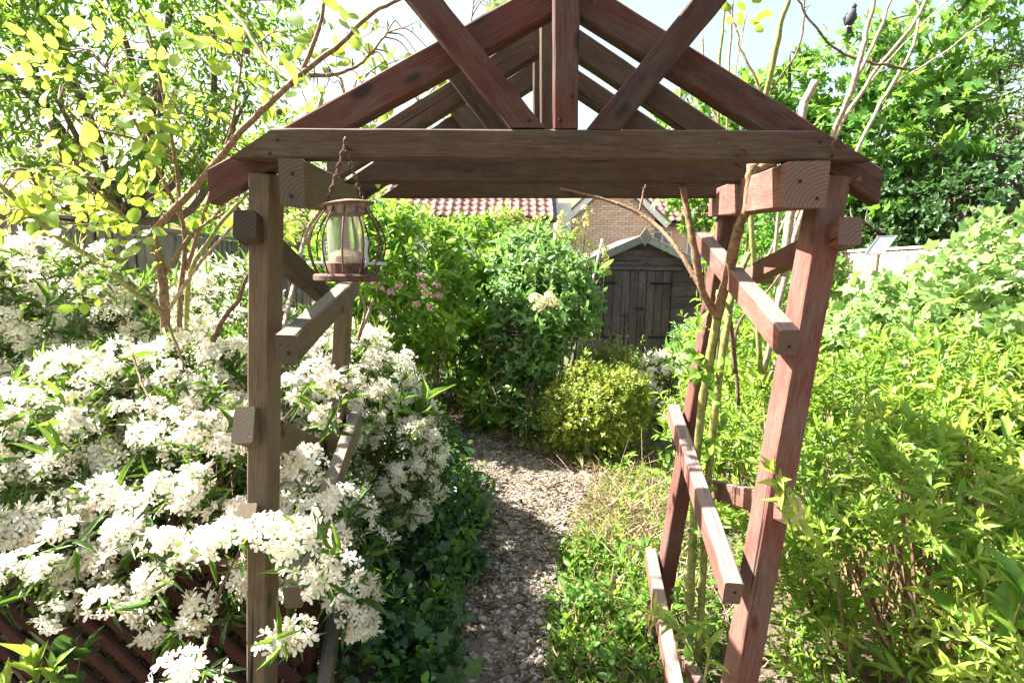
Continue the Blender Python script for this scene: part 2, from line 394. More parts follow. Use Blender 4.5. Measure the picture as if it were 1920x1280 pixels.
# bolt/hook hardware on the front tie beam
def hook(px, py):
    b = MB(); c = at(px, py, Y0 - .045); a = [c + [.0, .02, .002]]
    for q in np.linspace(100, -170, 10): a.append(c + [.011 * math.sin(math.radians(q)) + .002, -.006, .011 * math.cos(math.radians(q)) - .004])
    b.tube(a, .0022, 6); b.build('hook', M['rust'], arch, True)
hook(1388, 284); hook(1565, 270)
for px, py, yy in ((1538, 266, 1.207), (1560, 292, 1.207), (520, 262, 1.207), (506, 288, 1.207), (1050, 225, 1.207), (1072, 180, 1.207), (992, 226, 1.207), (1120, 228, 1.207), (548, 326, 1.168), (546, 368, 1.168), (1500, 340, 1.168), (1532, 372, 1.168), (541, 662, 1.163), (1480, 650, 1.163), (1378, 1110, 1.163)):
    b = MB(); c = at(px, py, yy); a = np.linspace(0, 2 * math.pi, 9)[:-1]
    b.add(np.vstack([c + np.stack([.0042 * np.cos(a), 0 * a, .0042 * np.sin(a)], 1), c + np.stack([.003 * np.cos(a), 0 * a - .0012, .003 * np.sin(a)], 1)]), [[i, (i + 1) % 8, 8 + (i + 1) % 8, 8 + i] for i in range(8)] + [list(range(8, 16))]); b.build('screw_head', M['iron'], arch)
b = MB(); b.tube([at(1595, 347, 1.215), at(1606, 340, 1.19), at(1612, 336, 1.18)], [.004, .004, .006], 7); b.build('screw_eye', M['rust'], arch, True)

# ------------------------------------------------------------------ bird feeder hanging from the front beam
YF = 1.165
fc = at(651, 520, YF); fb = thing('bird_feeder', tuple(fc), 'rusty round wire-cage bird feeder with clear seed tube hanging from the front beam', 'bird feeder')
sc_ = np.linalg.norm(at(652, 520, YF) - at(651, 520, YF))     # metres per photo pixel there
ht = fc - at(651, 384, YF); H = abs(ht[2])
axis = at(651, 384, YF) - fc
def fz(t): return fc + axis * t                                 # along the feeder, 0 tray .. 1 lid rim
b = MB(); b.lathe(fc, [(0, -.008), (.066, -.008), (.070, -.005), (.070, .004), (.066, .008), (0, .008)], 28); b.build('tray', M['rust'], fb)
GL, n_, l_, bs_ = newmat('clear_plastic'); bs_.inputs['Transmission Weight'].default_value = .88
bs_.inputs['Base Color'].default_value = (.93, .93, .88, 1); bs_.inputs['Roughness'].default_value = .16; bs_.inputs['IOR'].default_value = 1.12
b = MB(); b.lathe(fc, [(.039, .03), (.039, H * .97)], 28); b.build('seed_tube', GL, fb, True)
SEED = plain('seed_mix', (.35, .24, .13), .8, 0, .5, 300, .5, .2, .002, (.55, .42, .28))
b = MB(); b.lathe(fc, [(0, .02), (.036, .02), (.036, .045), (.025, .056), (.008, .062), (0, .063)], 20); b.build('seed', SEED, fb)
b = MB(); b.lathe(fc, [(.043, .009), (.044, .03), (.041, .031)], 24); b.build('tube_base', M['rust'], fb)
GREYP = plain('grey_plastic', (.42, .46, .46), .45, 0, .1, 30, .1)
for s in (-1, 1):
    b = MB(); q = [fc + [s * .040, -.005, .085], fc + [s * .047, -.008, .075], fc + [s * .044, -.008, .055], fc + [s * .047, -.01, .035], fc + [s * .039, -.01, .022]]
    b.tube(smooth_path(q, 4), .0042, 7); b.build('seed_port', GREYP, fb, True)
b = MB(); b.tube([fc + [-.085, 0, .030], fc + [.085, 0, .030]], .0035, 7); b.build('perch', GREYP, fb, True)
top = fz(.93)
for k in range(12):
    a = 2 * math.pi * (k + .35) / 12; P = []
    for t in np.linspace(0, 1, 12):
        r = .060 + .022 * math.sin(math.pi * min(1, t * 1.05)) - .017 * t ** 3
        p = fz(t * .95); P.append(p + [r * math.cos(a), r * math.sin(a), .004])
    b = MB(); b.tube(P, .0019, 5); b.build('cage_wire', M['rust'], fb, True)
LID = plain('lid_metal', (.16, .085, .06), .5, .7, .4, 50, .3, .4, .001, (.36, .27, .21))
b = MB(); tl = fz(.98)
b.lathe(tl, [(.040, -.018), (.046, -.018), (.046, .003), (.056, .002), (.058, .004), (.035, .010), (.012, .014), (0, .0145)], 28)
V = b.v[0]; V[:, 2] -= (V[:, 0] - tl[0]) * .0 ; V[:, 2] += (V[:, 0] - tl[0]) * .10
b.build('lid', LID, fb)
hk = at(648, 272, YF)
b = MB(); b.tube([hk + [0, .04, -.002], hk + [0, -.006, -.002], hk + [0.001, -.012, .006], hk + [.002, -.006, .014]], .0026, 6); b.lathe(at(652, 281, 1.187), [(0, -.004), (.004, -.003), (.004, .003), (0, .004)], 8)
b.build('hanging_hook', M['rust'], fb, True)
for (px, py) in ((610, 386), (684, 378)):
    A, B = hk + [0, -.006, 0], at(px, py, YF); n = 11; b = MB(); d = nz(B - A); sag = np.array([0, 0, -.006])
    for i in range(n):
        t = (i + .5) / n; c = A + (B - A) * t + sag * math.sin(math.pi * t)
        u = np.cross(d, [0, 1, 0]) if i % 2 else np.array([0, 1., 0]); u = nz(u); Ln = np.linalg.norm(B - A) / n * .66
        P = [c + d * Ln * math.cos(q) + u * .0042 * math.sin(q) for q in np.linspace(0, 2 * math.pi, 8)[:-1]]
        b.tube(P, .0014, 4, True)
    b.build('chain', M['rust'], fb, True)

# ------------------------------------------------------------------ fences
def box_obj(name, parent, mat, c, d, zax=None, hint=(0, 1, 0), share={}, kind=None):
    """board of size d (across, along hint, long) centred on c, long axis zax"""
    c = np.asarray(c, float); z = np.asarray(zax if zax is not None else (0, 0, 1), float)
    return beam(name, parent, c - nz(z) * d[2] / 2, c + nz(z) * d[2] / 2, d[0], d[1], mat, hint, seg=1, rough=.001)
# left fence
LA, LB = np.array([-2.62, 2.0, 0]), np.array([-3.35, 8.9, 0])
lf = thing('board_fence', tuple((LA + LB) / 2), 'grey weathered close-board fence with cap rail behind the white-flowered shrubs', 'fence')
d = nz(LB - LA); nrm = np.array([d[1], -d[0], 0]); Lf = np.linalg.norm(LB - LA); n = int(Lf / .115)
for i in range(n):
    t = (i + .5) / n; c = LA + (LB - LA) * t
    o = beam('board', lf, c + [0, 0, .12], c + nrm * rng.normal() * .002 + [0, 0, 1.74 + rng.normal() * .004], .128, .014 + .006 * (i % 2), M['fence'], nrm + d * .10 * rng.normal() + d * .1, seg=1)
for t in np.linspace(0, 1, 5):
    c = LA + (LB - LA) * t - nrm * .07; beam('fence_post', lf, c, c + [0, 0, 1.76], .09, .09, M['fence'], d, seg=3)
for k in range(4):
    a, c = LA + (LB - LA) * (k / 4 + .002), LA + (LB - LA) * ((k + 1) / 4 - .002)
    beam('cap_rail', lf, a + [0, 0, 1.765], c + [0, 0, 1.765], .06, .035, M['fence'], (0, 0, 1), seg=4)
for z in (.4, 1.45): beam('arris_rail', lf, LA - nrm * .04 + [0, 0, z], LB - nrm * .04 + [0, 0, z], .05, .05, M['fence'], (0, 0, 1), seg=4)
# right fence, in full sun
RA, RB = np.array([4.5, 3.6, 0]), np.array([4.25, 9.0, 0])
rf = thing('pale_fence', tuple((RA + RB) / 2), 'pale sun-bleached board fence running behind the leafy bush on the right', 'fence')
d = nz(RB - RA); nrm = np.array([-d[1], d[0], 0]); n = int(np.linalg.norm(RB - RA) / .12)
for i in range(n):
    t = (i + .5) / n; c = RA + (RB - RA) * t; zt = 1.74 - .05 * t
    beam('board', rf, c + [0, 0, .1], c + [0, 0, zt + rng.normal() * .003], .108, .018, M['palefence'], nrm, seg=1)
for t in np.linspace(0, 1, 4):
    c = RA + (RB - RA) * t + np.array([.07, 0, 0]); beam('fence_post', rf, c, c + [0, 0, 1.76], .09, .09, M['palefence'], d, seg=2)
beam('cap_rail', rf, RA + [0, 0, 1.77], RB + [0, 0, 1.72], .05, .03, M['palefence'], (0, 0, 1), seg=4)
# solar panel fixed on a short stake at the fence
PAN = plain('panel_glass', (.22, .25, .36), .2, 0, .1, 20, 0, .6); ALU = plain('panel_frame', (.55, .55, .56), .4, .8, .1, 20, 0)
pc = at(1652, 459, 5.6); sp = thing('solar_panel', tuple(pc), 'small tilted blue-grey solar panel on a stake by the pale fence', 'solar panel')
q = [at(1622, 476, 5.55), at(1657, 475, 5.62), at(1682, 442, 5.9), at(1646, 444, 5.83)]
q = np.array(q); nn = nz(np.cross(q[1] - q[0], q[3] - q[0])); b = MB()
b.add(np.vstack([q, q - nn * .02]), [[0, 1, 2, 3], [7, 6, 5, 4], [0, 4, 5, 1], [1, 5, 6, 2], [2, 6, 7, 3], [3, 7, 4, 0]]); b.build('panel', PAN, sp)
b = MB()
for i in range(4): b.tube([q[i] + nn * .002, q[(i + 1) % 4] + nn * .002], .006, 5)
b.build('panel_frame', ALU, sp)
b = MB(); g = (q[0] + q[1] + q[2] + q[3]) / 4 - nn * .03; b.tube([g, [g[0], g[1] + .03, 0]], .018, 7); b.build('stake', M['trunk'], sp)
# brown diagonal trellis under the flowers, bottom left
TA, TB = np.array([-2.05, 1.62, 0]), np.array([-.66, 1.52, 0])
tr = thing('trellis_panel', tuple((TA + TB) / 2), 'low red-brown diagonal lattice trellis in the bottom left corner', 'trellis')
d = nz(TB - TA); Lt = np.linalg.norm(TB - TA); nf = np.array([d[1], -d[0], 0]); zt = .54
for s, off in ((1, .012), (-1, -.012)):
    for k in np.arange(-zt, Lt, .105):
        t0, t1 = max(k, 0), min(k + zt, Lt)
        if t1 - t0 < .05: continue
        a = TA + d * t0 + [0, 0, (zt - (t0 - k)) if s > 0 else (t0 - k)]; c = TA + d * t1 + [0, 0, (zt - (t1 - k)) if s > 0 else (t1 - k)]
        beam('slat', tr, a + nf * off + [0, 0, .02], c + nf * off + [0, 0, .02], .034, .020, M['trellis'], nf, seg=2)
beam('top_bar', tr, TA + [0, 0, zt + .035], TB + [0, 0, zt + .035], .045, .03, M['trellis'], (0, 0, 1), seg=4)
for t in (0, 1): c = TA + (TB - TA) * t - nf * .05; beam('trellis_post', tr, c, c + [0, 0, zt + .06], .05, .05, M['trellis'], d, seg=3)

# ------------------------------------------------------------------ shed
SX, SY = 2.00, 8.35
shed = thing('garden_shed', (SX, SY + .9, 0), 'dark weathered wooden garden shed with double plank doors at the end of the garden', 'shed')
W = .98; EZ, AZ = 1.50, 1.93
b = MB(); V = [[SX - W, SY + .03, 0], [SX + W, SY + .03, 0], [SX + W, SY + .03, EZ], [SX, SY + .03, AZ], [SX - W, SY + .03, EZ]]
V += [[x, SY + 1.8, z] for x, _, z in V]; b.add(V, [[0, 1, 2, 3, 4], [9, 8, 7, 6, 5], [0, 5, 6, 1], [1, 6, 7, 2], [4, 3, 8, 9], [0, 4, 9, 5], [2, 7, 8, 3]]); b.build('wall', M['shed'], shed)
DL, DR, DT = SX - .56, SX + .46, 1.44
z = .08
while z < AZ - .05:                                   # overlapping weatherboards on the front
    zc = z + .062; half = W if zc < EZ else W * (AZ - zc) / (AZ - EZ) - .02
    spans = [(-W, DL - SX - .02), (DR - SX + .02, W)] if zc < DT + .03 else [(-half, half)]
    for x0, x1 in spans:
        if x1 - x0 > .08: beam('weatherboard', shed, [SX + x0, SY + .008, zc], [SX + x1, SY + .008, zc], .022, .122, M['shed'], (0, -.13, 1), seg=3)
    z += .112
beam('lintel_board', shed, [SX - .62, SY - .02, DT + .05], [SX + .62, SY - .02, DT + .05], .03, .05, M['shed'], (0, 0, 1), seg=4)
for k, (x0, x1) in enumerate(((DL, DL + .64), (DL + .645, DR))):
    dr = link('door', None, shed); n = 5 if k == 0 else 3
    dr.location = (0, 0, 0)
    for i in range(n):
        w = (x1 - x0) / n; x = x0 + (i + .5) * w
        beam('door_plank', dr, [x, SY - .012, .12], [x, SY - .012 + rng.normal() * .002, DT + .01], w - .007, .024, M['shed'], (0, 1, 0), seg=3)
    for zz in ((.42, 1.26)):
        xa, xb = (x0 - .03, x0 + .18) if k == 0 else (x1 - .32, x1 + .03)
        beam('hinge', dr, [xa, SY - .029, zz], [xb, SY - .029, zz], .008, .035, M['iron'], (0, 0, 1), seg=2)
    if k == 0:
        b = MB(); b.tube(smooth_path([[x1 - .16, SY - .03, .87], [x1 - .10, SY - .045, .875], [x1 - .04, SY - .03, .87]], 4), .012, 6); b.build('latch', M['iron'], dr, True)
OV = 1.10; ez = AZ + .06 - (AZ - EZ) * OV / W
FELT = plain('roof_felt', (.10, .10, .095), .95, 0, .3, 80, .4, .1, .003)
b = MB()
for s in (-1, 1):
    A, B = np.array([SX, 0, AZ + .075]), np.array([SX + s * OV, 0, ez + .015])
    V = [[*A[:1], SY - .10, A[2]], [B[0], SY - .10, B[2]], [B[0], SY + 1.9, B[2]], [A[0], SY + 1.9, A[2]]]
    V = np.array(V); b.add(np.vstack([V, V - [0, 0, .025]]), [[0, 1, 2, 3], [7, 6, 5, 4], [0, 4, 5, 1], [1, 5, 6, 2], [2, 6, 7, 3], [3, 7, 4, 0]])
b.build('roof', FELT, shed)
for s in (-1, 1):
    beam('bargeboard', shed, [SX + s * .012, SY - .125, AZ + .015], [SX + s * OV, SY - .125, ez - .05], .024, .115, M['shedgrey'], (0, 0, 1), seg=5)
b = MB(); zc = AZ + .015; V = [[SX, 0, zc + .16], [SX + .085, 0, zc + .03], [SX, 0, zc - .12], [SX - .085, 0, zc + .03]]
V = np.array([[v[0], SY - .165, v[2]] for v in V] + [[v[0], SY - .14, v[2]] for v in V]); b.add(V, [[0, 3, 2, 1], [4, 5, 6, 7], [0, 1, 5, 4], [1, 2, 6, 5], [2, 3, 7, 6], [3, 0, 4, 7]]); b.build('finial', M['shedgrey'], shed)

# ------------------------------------------------------------------ houses behind
RENDER = plain('white_render', (.70, .69, .67), .9, 0, .08, 8, .2, .1, .004)
WHITE = plain('white_paint', (.80, .80, .78), .45, 0, .05, 6, .05, .3)
GUT = plain('dark_gutter', (.05, .05, .05), .4, 0, .2, 10, .1, .4)
TILE = []
for c in ((.36, .20, .165), (.32, .175, .145), (.40, .24, .20), (.28, .16, .14)): TILE.append(plain('clay_tile', c, .8, 0, .25, 25, .4, .2, .004))
def tile_mesh(w, L, mat):
    V = []; F_ = []; n = 7
    for j, (y, dz) in enumerate(((0, 0), (L, .0))):
        for i in range(n):
            u = i / (n - 1); V.append([(u - .5) * w * 1.12, y, .030 * math.cos(2 * math.pi * u * 1.0) + .012 + dz])
    for i in range(n): V.append([V[i][0], 0, V[i][2] - .018])
    F_ = [[i, i + 1, n + i + 1, n + i] for i in range(n - 1)] + [[2 * n + i, 2 * n + i + 1, i + 1, i] for i in range(n - 1)]
    me = bpy.data.meshes.new('roof_tile'); me.from_pydata(V, [], F_); me.materials.append(mat); me.polygons.foreach_set('use_smooth', [True] * (n - 1) + [False] * (n - 1)); me.update(); return me
TM = [tile_mesh(.25, .36, m) for m in TILE]
def tiled_roof(house, x0, x1, ye, ze, rows, slope, base_mat=GUT):
    cs, sn = math.cos(slope), math.sin(slope); b = MB(); L = rows * .30
    V = np.array([[x0, ye, ze - .05], [x1, ye, ze - .05], [x1, ye + L * cs, ze - .05 + L * sn], [x0, ye + L * cs, ze - .05 + L * sn]])
    b.add(np.vstack([V, V - [0, 0, .12]]), [[0, 1, 2, 3], [7, 6, 5, 4], [0, 4, 5, 1], [1, 5, 6, 2], [2, 6, 7, 3], [3, 7, 4, 0]])
    roof = b.build('roof', base_mat, house); base = wloc(house)
    for r in range(rows):
        for i in range(int((x1 - x0) / .25)):
            p = np.array([x0 + .125 + i * .25, ye - .06 + r * .30 * cs, ze + .005 + r * .30 * sn]) - base
            tl_ = slope - .06 + rng.normal() * .012
            link('roof_tile', random.choice(TM), roof, basis=Matrix.Translation(p) @ Matrix.Rotation(tl_, 4, 'X') @ Matrix.Rotation(rng.normal() * .012, 4, 'Z'))
    ridge = MB(); ridge.tube([[x0, ye + L * cs, ze + L * sn], [x1, ye + L * cs, ze + L * sn]], .11, 10); ridge.build('ridge_tile', TILE[1], roof, True)
    return roof
ha = thing('white_house', (-1.5, 18, 0), 'low white rendered building with red pantile roof behind the tall hedge', 'house')
b = MB(); b.box([-1.6, 18.6, 1.42], [5.6, 4.6, 2.84]); b.build('wall', RENDER, ha)
tiled_roof(ha, -4.6, 1.36, 15.95, 2.94, 9, math.radians(36))
b = MB(); b.tube([[-4.6, 15.88, 2.83], [1.36, 15.88, 2.83]], .055, 8); b.build('gutter', GUT, ha, True)
b = MB(); b.box([1.62, 17.9, 1.75], [.42, 1.2, 3.5]); b.build('gable_wall', WHITE, ha)
hb = thing('brick_house', (4.5, 19, 0), 'orange brick house with white bargeboards on its gable behind the shed', 'house')
BX0, BX1, BY = 1.86, 4.56, 17.6; BC = 3.22
BR = []
for c in ((.70, .48, .36), (.73, .52, .40), (.66, .44, .33), (.75, .56, .45)): BR.append(plain('orange_brick', c, .9, 0, .2, 40, .3, .1, .003))
MORT = plain('mortar', (.50, .44, .37), .95, 0, .15, 30, .3, .1, .003)
b = MB(); apz = 4.30; V = [[BX0, BY + .012, 0], [BX1, BY + .012, 0], [BX1, BY + .012, 3.1], [BC, BY + .012, apz], [BX0, BY + .012, 3.1]]
V += [[x, BY + 4, z] for x, _, z in V]; b.add(V, [[0, 1, 2, 3, 4], [9, 8, 7, 6, 5], [0, 5, 6, 1], [1, 6, 7, 2], [2, 7, 8, 3], [3, 8, 9, 4], [4, 9, 5, 0]])
gw = b.build('gable_wall', MORT, hb)
BM_ = []
for m in BR:
    t = MB(); t.box([0, 0, 0], [.222, .09, .068]); o = t.build('brick', m); BM_.append(o.data); bpy.data.objects.remove(o)
z = 4.22; cnt = 0; base = wloc(hb); row = 0
while cnt < 296:
    hw = 9 if z < 3.1 else (apz - z) / (apz - 3.1) * 1.36 - .05
    x0, x1 = max(BX0, BC - hw), min(BX1, BC + hw); x = x0 + (.12 if row % 2 else .115)
    x = BX0 + (.118 if row % 2 == 0 else .23)
    while x < BX1 - .11:
        if x - .11 > x0 and x + .11 < x1:
            link('brick', random.choice(BM_), gw, loc=np.array([x, BY + .055 - .045 + rng.normal() * .002, z]) - base); cnt += 1
        x += .235
    z -= .078; row += 1
for s, xe in ((-1, 1.5), (1, 4.98)):
    beam('bargeboard', hb, [BC + s * .01, BY - .16, apz + .16], [xe, BY - .16, 2.86], .05, .24, WHITE, (0, 0, 1), seg=2)
b = MB()
for s, xe in ((-1, 1.5), (1, 4.98)):
    V = np.array([[BC, BY - .2, apz + .34], [xe, BY - .2, 3.04], [xe, BY + 4, 3.04], [BC, BY + 4, apz + .34]])
    b.add(np.vstack([V, V - [0, 0, .1]]), [[0, 1, 2, 3], [7, 6, 5, 4], [0, 4, 5, 1], [1, 5, 6, 2], [2, 6, 7, 3], [3, 7, 4, 0]])
b.build('gable_roof', TILE[3], hb)
b = MB(); b.box([6.9, 20.4, 1.5], [4.6, 4.0, 3.0]); b.build('wall', BR[2], hb)
tiled_roof(hb, 4.6, 8.2, 18.2, 3.05, 8, math.radians(36))
for x in (5.05, 6.2):
    w_ = MB(); w_.box([x, 18.39, 2.25], [.62, .06, .95]); wo = w_.build('window', WHITE, hb)
    for dx in (-.15, .15): p_ = MB(); p_.box([x + dx, 18.355, 2.25], [.24, .02, .84]); p_.build('pane', PAN, wo)

# ------------------------------------------------------------------ foliage toolkit
def T_lance(bend=-.12, fold=.10):
    V = [(0, 0, 0), (-.36, .26, fold), (0, .3, 0), (.36, .26, fold), (-.46, .58, fold + bend * .35), (0, .62, bend * .4), (.46, .58, fold + bend * .35), (0, 1, bend)]
    T = [(0, 2, 1), (0, 3, 2), (1, 2, 5), (1, 5, 4), (2, 3, 6), (2, 6, 5), (4, 5, 7), (5, 6, 7)]
    return np.array(V, float), np.array(T)
def T_low(bend=-.1, fold=.1):
    V = [(0, 0, 0), (-.5, .45, fold), (0, .5, 0), (.5, .45, fold), (0, 1, bend)]
    return np.array(V, float), np.array([(0, 2, 1), (0, 3, 2), (1, 2, 4), (2, 3, 4)])
def T_oval(bend=-.15, fold=.07):
    pr = [(0, 0), (.30, .12), (.48, .36), (.47, .62), (.28, .86), (0, 1)]
    V = [(0, y, bend * y * y) for _, y in pr]; L = [(-x, y, fold * x * 2 + bend * y * y) for x, y in pr[1:-1]]; R = [(x, y, fold * x * 2 + bend * y * y) for x, y in pr[1:-1]]
    V = V + L + R; T = []; nl = 6
    for k, S in ((6, 1), (10, -1)):
        e = [0] + [k, k + 1, k + 2, k + 3] + [5]
        for i in range(5):
            for t in ((i, i + 1, e[i + 1]), (i, e[i + 1], e[i])):
                if len(set(t)) == 3: T.append(t if S > 0 else t[::-1])
    return np.array(V, float), np.array(T)
def T_lobed(n=5, depth=.30, bend=-.12):
    V = [(0, .30, 0), (0, 0, .02)]
    a0 = math.radians(-150); out = []
    for i in range(n):
        a = math.radians(-118 + 236 * i / (n - 1)); r = (.70 if i == n // 2 else .58 if i in (n // 2 - 1, n // 2 + 1) else .44)
        out.append((r * math.sin(a), .30 + r * math.cos(a), bend * r))
        if i < n - 1:
            a2 = math.radians(-118 + 236 * (i + .5) / (n - 1)); r2 = .52 * (1 - depth); out.append((r2 * math.sin(a2), .30 + r2 * math.cos(a2), .05))
    V += out; T = [(0, 2 + i + 1, 2 + i) for i in range(len(out) - 1)] + [(0, 2, 1), (0, 1, 1 + len(out))]
    return np.array(V, float), np.array(T)
def leaf_frames(dr, nr):
    dr = nz(dr); sd = nz(np.cross(dr, nr)); n2 = np.cross(sd, dr); return sd, dr, n2
def bake(tmpl, pos, dr, nr, ln, wd):
    V, T = tmpl; sd, d, n = leaf_frames(dr, nr); N = len(pos)
    ln = np.asarray(ln)[:, None, None]; wd = np.asarray(wd)[:, None, None]
    W = pos[:, None, :] + V[None, :, 0:1] * sd[:, None] * wd + V[None, :, 1:2] * d[:, None] * ln + V[None, :, 2:3] * n[:, None] * ln
    return W.reshape(-1, 3), (T[None] + (np.arange(N) * len(V))[:, None, None]).reshape(-1, 3)
_LM = {}
def leaf_mesh(tk, tmpls, k, ti, mat, nm):
    key = (tk, k, ti, mat.name, nm)
    if key not in _LM:
        V, T = tmpls[k]; _LM[key] = mesh_np(nm, V, T, mat, tint=np.full(len(V), (ti + .5) / 5))
    return _LM[key]
class Leaves:
    def __init__(s): s.p, s.d, s.n, s.l, s.w, s.t = [], [], [], [], [], []
    def add(s, p, d, n, l, w, t):
        N = len(p)
        s.p.append(p); s.d.append(np.broadcast_to(d, (N, 3))); s.n.append(np.broadcast_to(n, (N, 3)))
        for a, v in ((s.l, l), (s.w, w), (s.t, t)): a.append(np.broadcast_to(np.asarray(v, float), (N,)))
    def cat(s): return [np.concatenate(x) for x in (s.p, s.d, s.n, s.l, s.w, s.t)]
def pick_visible(p, l, nmax, minpx, cell=14):
    x, y, z = proj(p); px = l * F / np.maximum(z, .1)
    ok = (z > .2) & (x > -20) & (x < 1940) & (y > -20) & (y < 1300) & (px >= minpx)
    idx = np.where(ok)[0]
    if len(idx) == 0: return idx
    cx = (x[idx] // cell).astype(int) + 10; cy = (y[idx] // cell).astype(int) + 10; key = cy * 400 + cx
    zm = np.full(400 * 400, 1e9); np.minimum.at(zm, key, z[idx])
    vis = z[idx] < zm[key] + .04
    sc = px[idx] * np.where(vis, 3, 1)
    return idx[np.argsort(-sc)[:nmax]]
def emit(parent, name, stuffname, tk, tmpls, L, mat, nmax=300, minpx=10):
    p, d, n, l, w, t = L.cat(); base = wloc(parent); mine = pick_visible(p, l, nmax, minpx)
    sd, d2, n2 = leaf_frames(d, n); isin = np.zeros(len(p), bool); isin[mine] = True
    for i in mine:
        o = p[i] - base; a, b, c = sd[i] * w[i], d2[i] * l[i], n2[i] * l[i]
        me = leaf_mesh(tk, tmpls, i % len(tmpls), int(min(4, max(0, t[i] * 5))), mat, name)
        link(name, me, parent, basis=Matrix(((a[0], b[0], c[0], o[0]), (a[1], b[1], c[1], o[1]), (a[2], b[2], c[2], o[2]), (0, 0, 0, 1))))
    r = np.where(~isin)[0]
    if len(r):
        Vs, Ts, ts, off = [], [], [], 0
        for k, tm in enumerate(tmpls):
            q = r[k::len(tmpls)]
            if not len(q): continue
            V, T = bake(tm, p[q], d[q], n[q], l[q], w[q]); Vs.append(V); Ts.append(T + off); off += len(V); ts.append(np.repeat(t[q], len(tm[0])))
        link(stuffname, mesh_np(stuffname, np.concatenate(Vs) - base, np.concatenate(Ts), mat, tint=np.concatenate(ts)), parent, kind='stuff')
def blob_points(blobs, n, thick=.16, rough=.14, fr=3.0, zmin=.03, back=False):
    """points through the outer shell of a union of ellipsoids (cx,cy,cz,rx,ry,rz)"""
    B = np.asarray(blobs, float); ar = (B[:, 3] * B[:, 4] * B[:, 5]) ** (2 / 3); P, N = [], []; got = 0
    while got < n:
        k = rng.choice(len(B), n * 2, p=ar / ar.sum()); d = rn(n * 2)
        r = 1 - np.abs(rng.normal(size=n * 2)) * thick
        q = B[k, :3] + d * B[k, 3:] * r[:, None]
        q += nz(d / B[k, 3:]) * (lump(q, fr) * rough * B[k, 3:].mean(1))[:, None]
        ins = np.zeros(len(q), bool)
        for j in range(len(B)):
            ins |= (np.sum(((q - B[j, :3]) / B[j, 3:]) ** 2, 1) < .5) & (k != j)
        g = ~ins & (q[:, 2] > zmin); P.append(q[g]); N.append(nz(d / B[k, 3:])[g]); got += g.sum()
    return np.concatenate(P)[:n], np.concatenate(N)[:n]
def sprigs(P, A, L, k, leaf_l, leaf_w, tint, tilt=(1.0, .45), jit=.35, whorl=False, grow=0.):
    """k leaves up each shoot (origin P, axis A, length L)"""
    out = Leaves(); N = len(P); A = nz(A); u = nz(np.cross(A, rn(N))); v = np.cross(A, u); ph0 = rng.uniform(0, 6.28, N)
    big = np.exp(rng.normal(size=N) * .26); spr = rng.normal(size=N) * .13
    for i in range(k):
        t = (i + .5) / k; ph = ph0 + (i * 2.4 if not whorl else i * 2 * math.pi / k)
        rad = np.cos(ph)[:, None] * u + np.sin(ph)[:, None] * v
        th = (tilt[0] * (1 - t) + tilt[1] * t) + rng.normal(size=N) * jit * .4
        d = nz(np.cos(th)[:, None] * A + np.sin(th)[:, None] * rad + rng.normal(size=(N, 3)) * jit * .5)
        s = leaf_l * big * (1 - grow * t) * rng.uniform(.7, 1.25, N)
        out.add(P + A * (np.asarray(L) * t)[..., None] if np.ndim(L) else P + A * L * t, d, A + rng.normal(size=(N, 3)) * .3, s, s * leaf_w, np.clip(tint + spr + rng.normal(size=N) * .13, 0, 1))
    return out
def join(*Ls):
    o = Leaves()
    for L in Ls:
        for f in 'pdnlwt': getattr(o, f).extend(getattr(L, f))
    return o
def stems(parent, name, base, tips, mat, r0=.006, r1=.002, wob=.06, n=5, seg=6, spread=.1):
    b = MB()
    for t in tips:
        a = np.asarray(base) + np.array([rng.normal() * spread, rng.normal() * spread, 0]); m = (a + t) / 2 + rng.normal(size=3) * wob + [0, 0, .05]
        b.tube(smooth_path([a, m, t], seg), np.linspace(r0, r1, 2 * seg + 1), 4)
    return b.build(name, mat, parent)

LANCE = [T_lance(), T_lance(-.3, .16), T_lance(.1, .05)]
LOW = [T_low(), T_low(-.28, .16)]
OVAL = [T_oval(), T_oval(-.32, .12), T_oval(.05, .03)]
LOBE = [T_lobed(), T_lobed(5, .2, -.25)]
MAPLE = [T_lobed(5, .5, -.2), T_lobed(5, .42, .08)]

ML = {}
ML['choisya'] = leafmat('mexican_orange_leaf', [(0, (.022, .06, .012)), (.6, (.06, .14, .022)), (1, (.20, .30, .04))], (.25, .42, .04), .30, .32, .5)
ML['rose'] = leafmat('rose_leaf', [(0, (.05, .14, .03)), (.5, (.11, .21, .035)), (1, (.25, .31, .04))], (.56, .72, .07), .52, .4, .4)
ML['tree'] = leafmat('tree_leaf', [(0, (.03, .09, .015)), (.6, (.07, .17, .025)), (1, (.17, .27, .04))], (.36, .58, .06), .45, .4, .4)
ML['maple'] = leafmat('maple_leaf', [(0, (.03, .10, .02)), (.6, (.075, .19, .03)), (1, (.17, .29, .05))], (.32, .56, .06), .42, .42, .35)
ML['dark'] = leafmat('dark_leaf', [(0, (.018, .05, .016)), (.6, (.04, .10, .028)), (1, (.09, .17, .05))], (.14, .28, .05), .3, .35, .5)
ML['willow'] = leafmat('greygreen_leaf', [(0, (.06, .12, .04)), (.6, (.12, .20, .07)), (1, (.22, .30, .11))], (.3, .46, .12), .4, .45, .4)
ML['bright'] = leafmat('bright_leaf', [(0, (.045, .13, .02)), (.5, (.10, .22, .03)), (1, (.25, .36, .05))], (.36, .60, .06), .4, .42, .4)
ML['currant'] = leafmat('currant_leaf', [(0, (.06, .14, .04)), (.5, (.15, .26, .08)), (1, (.28, .39, .15))], (.42, .62, .15), .38, .42, .45)
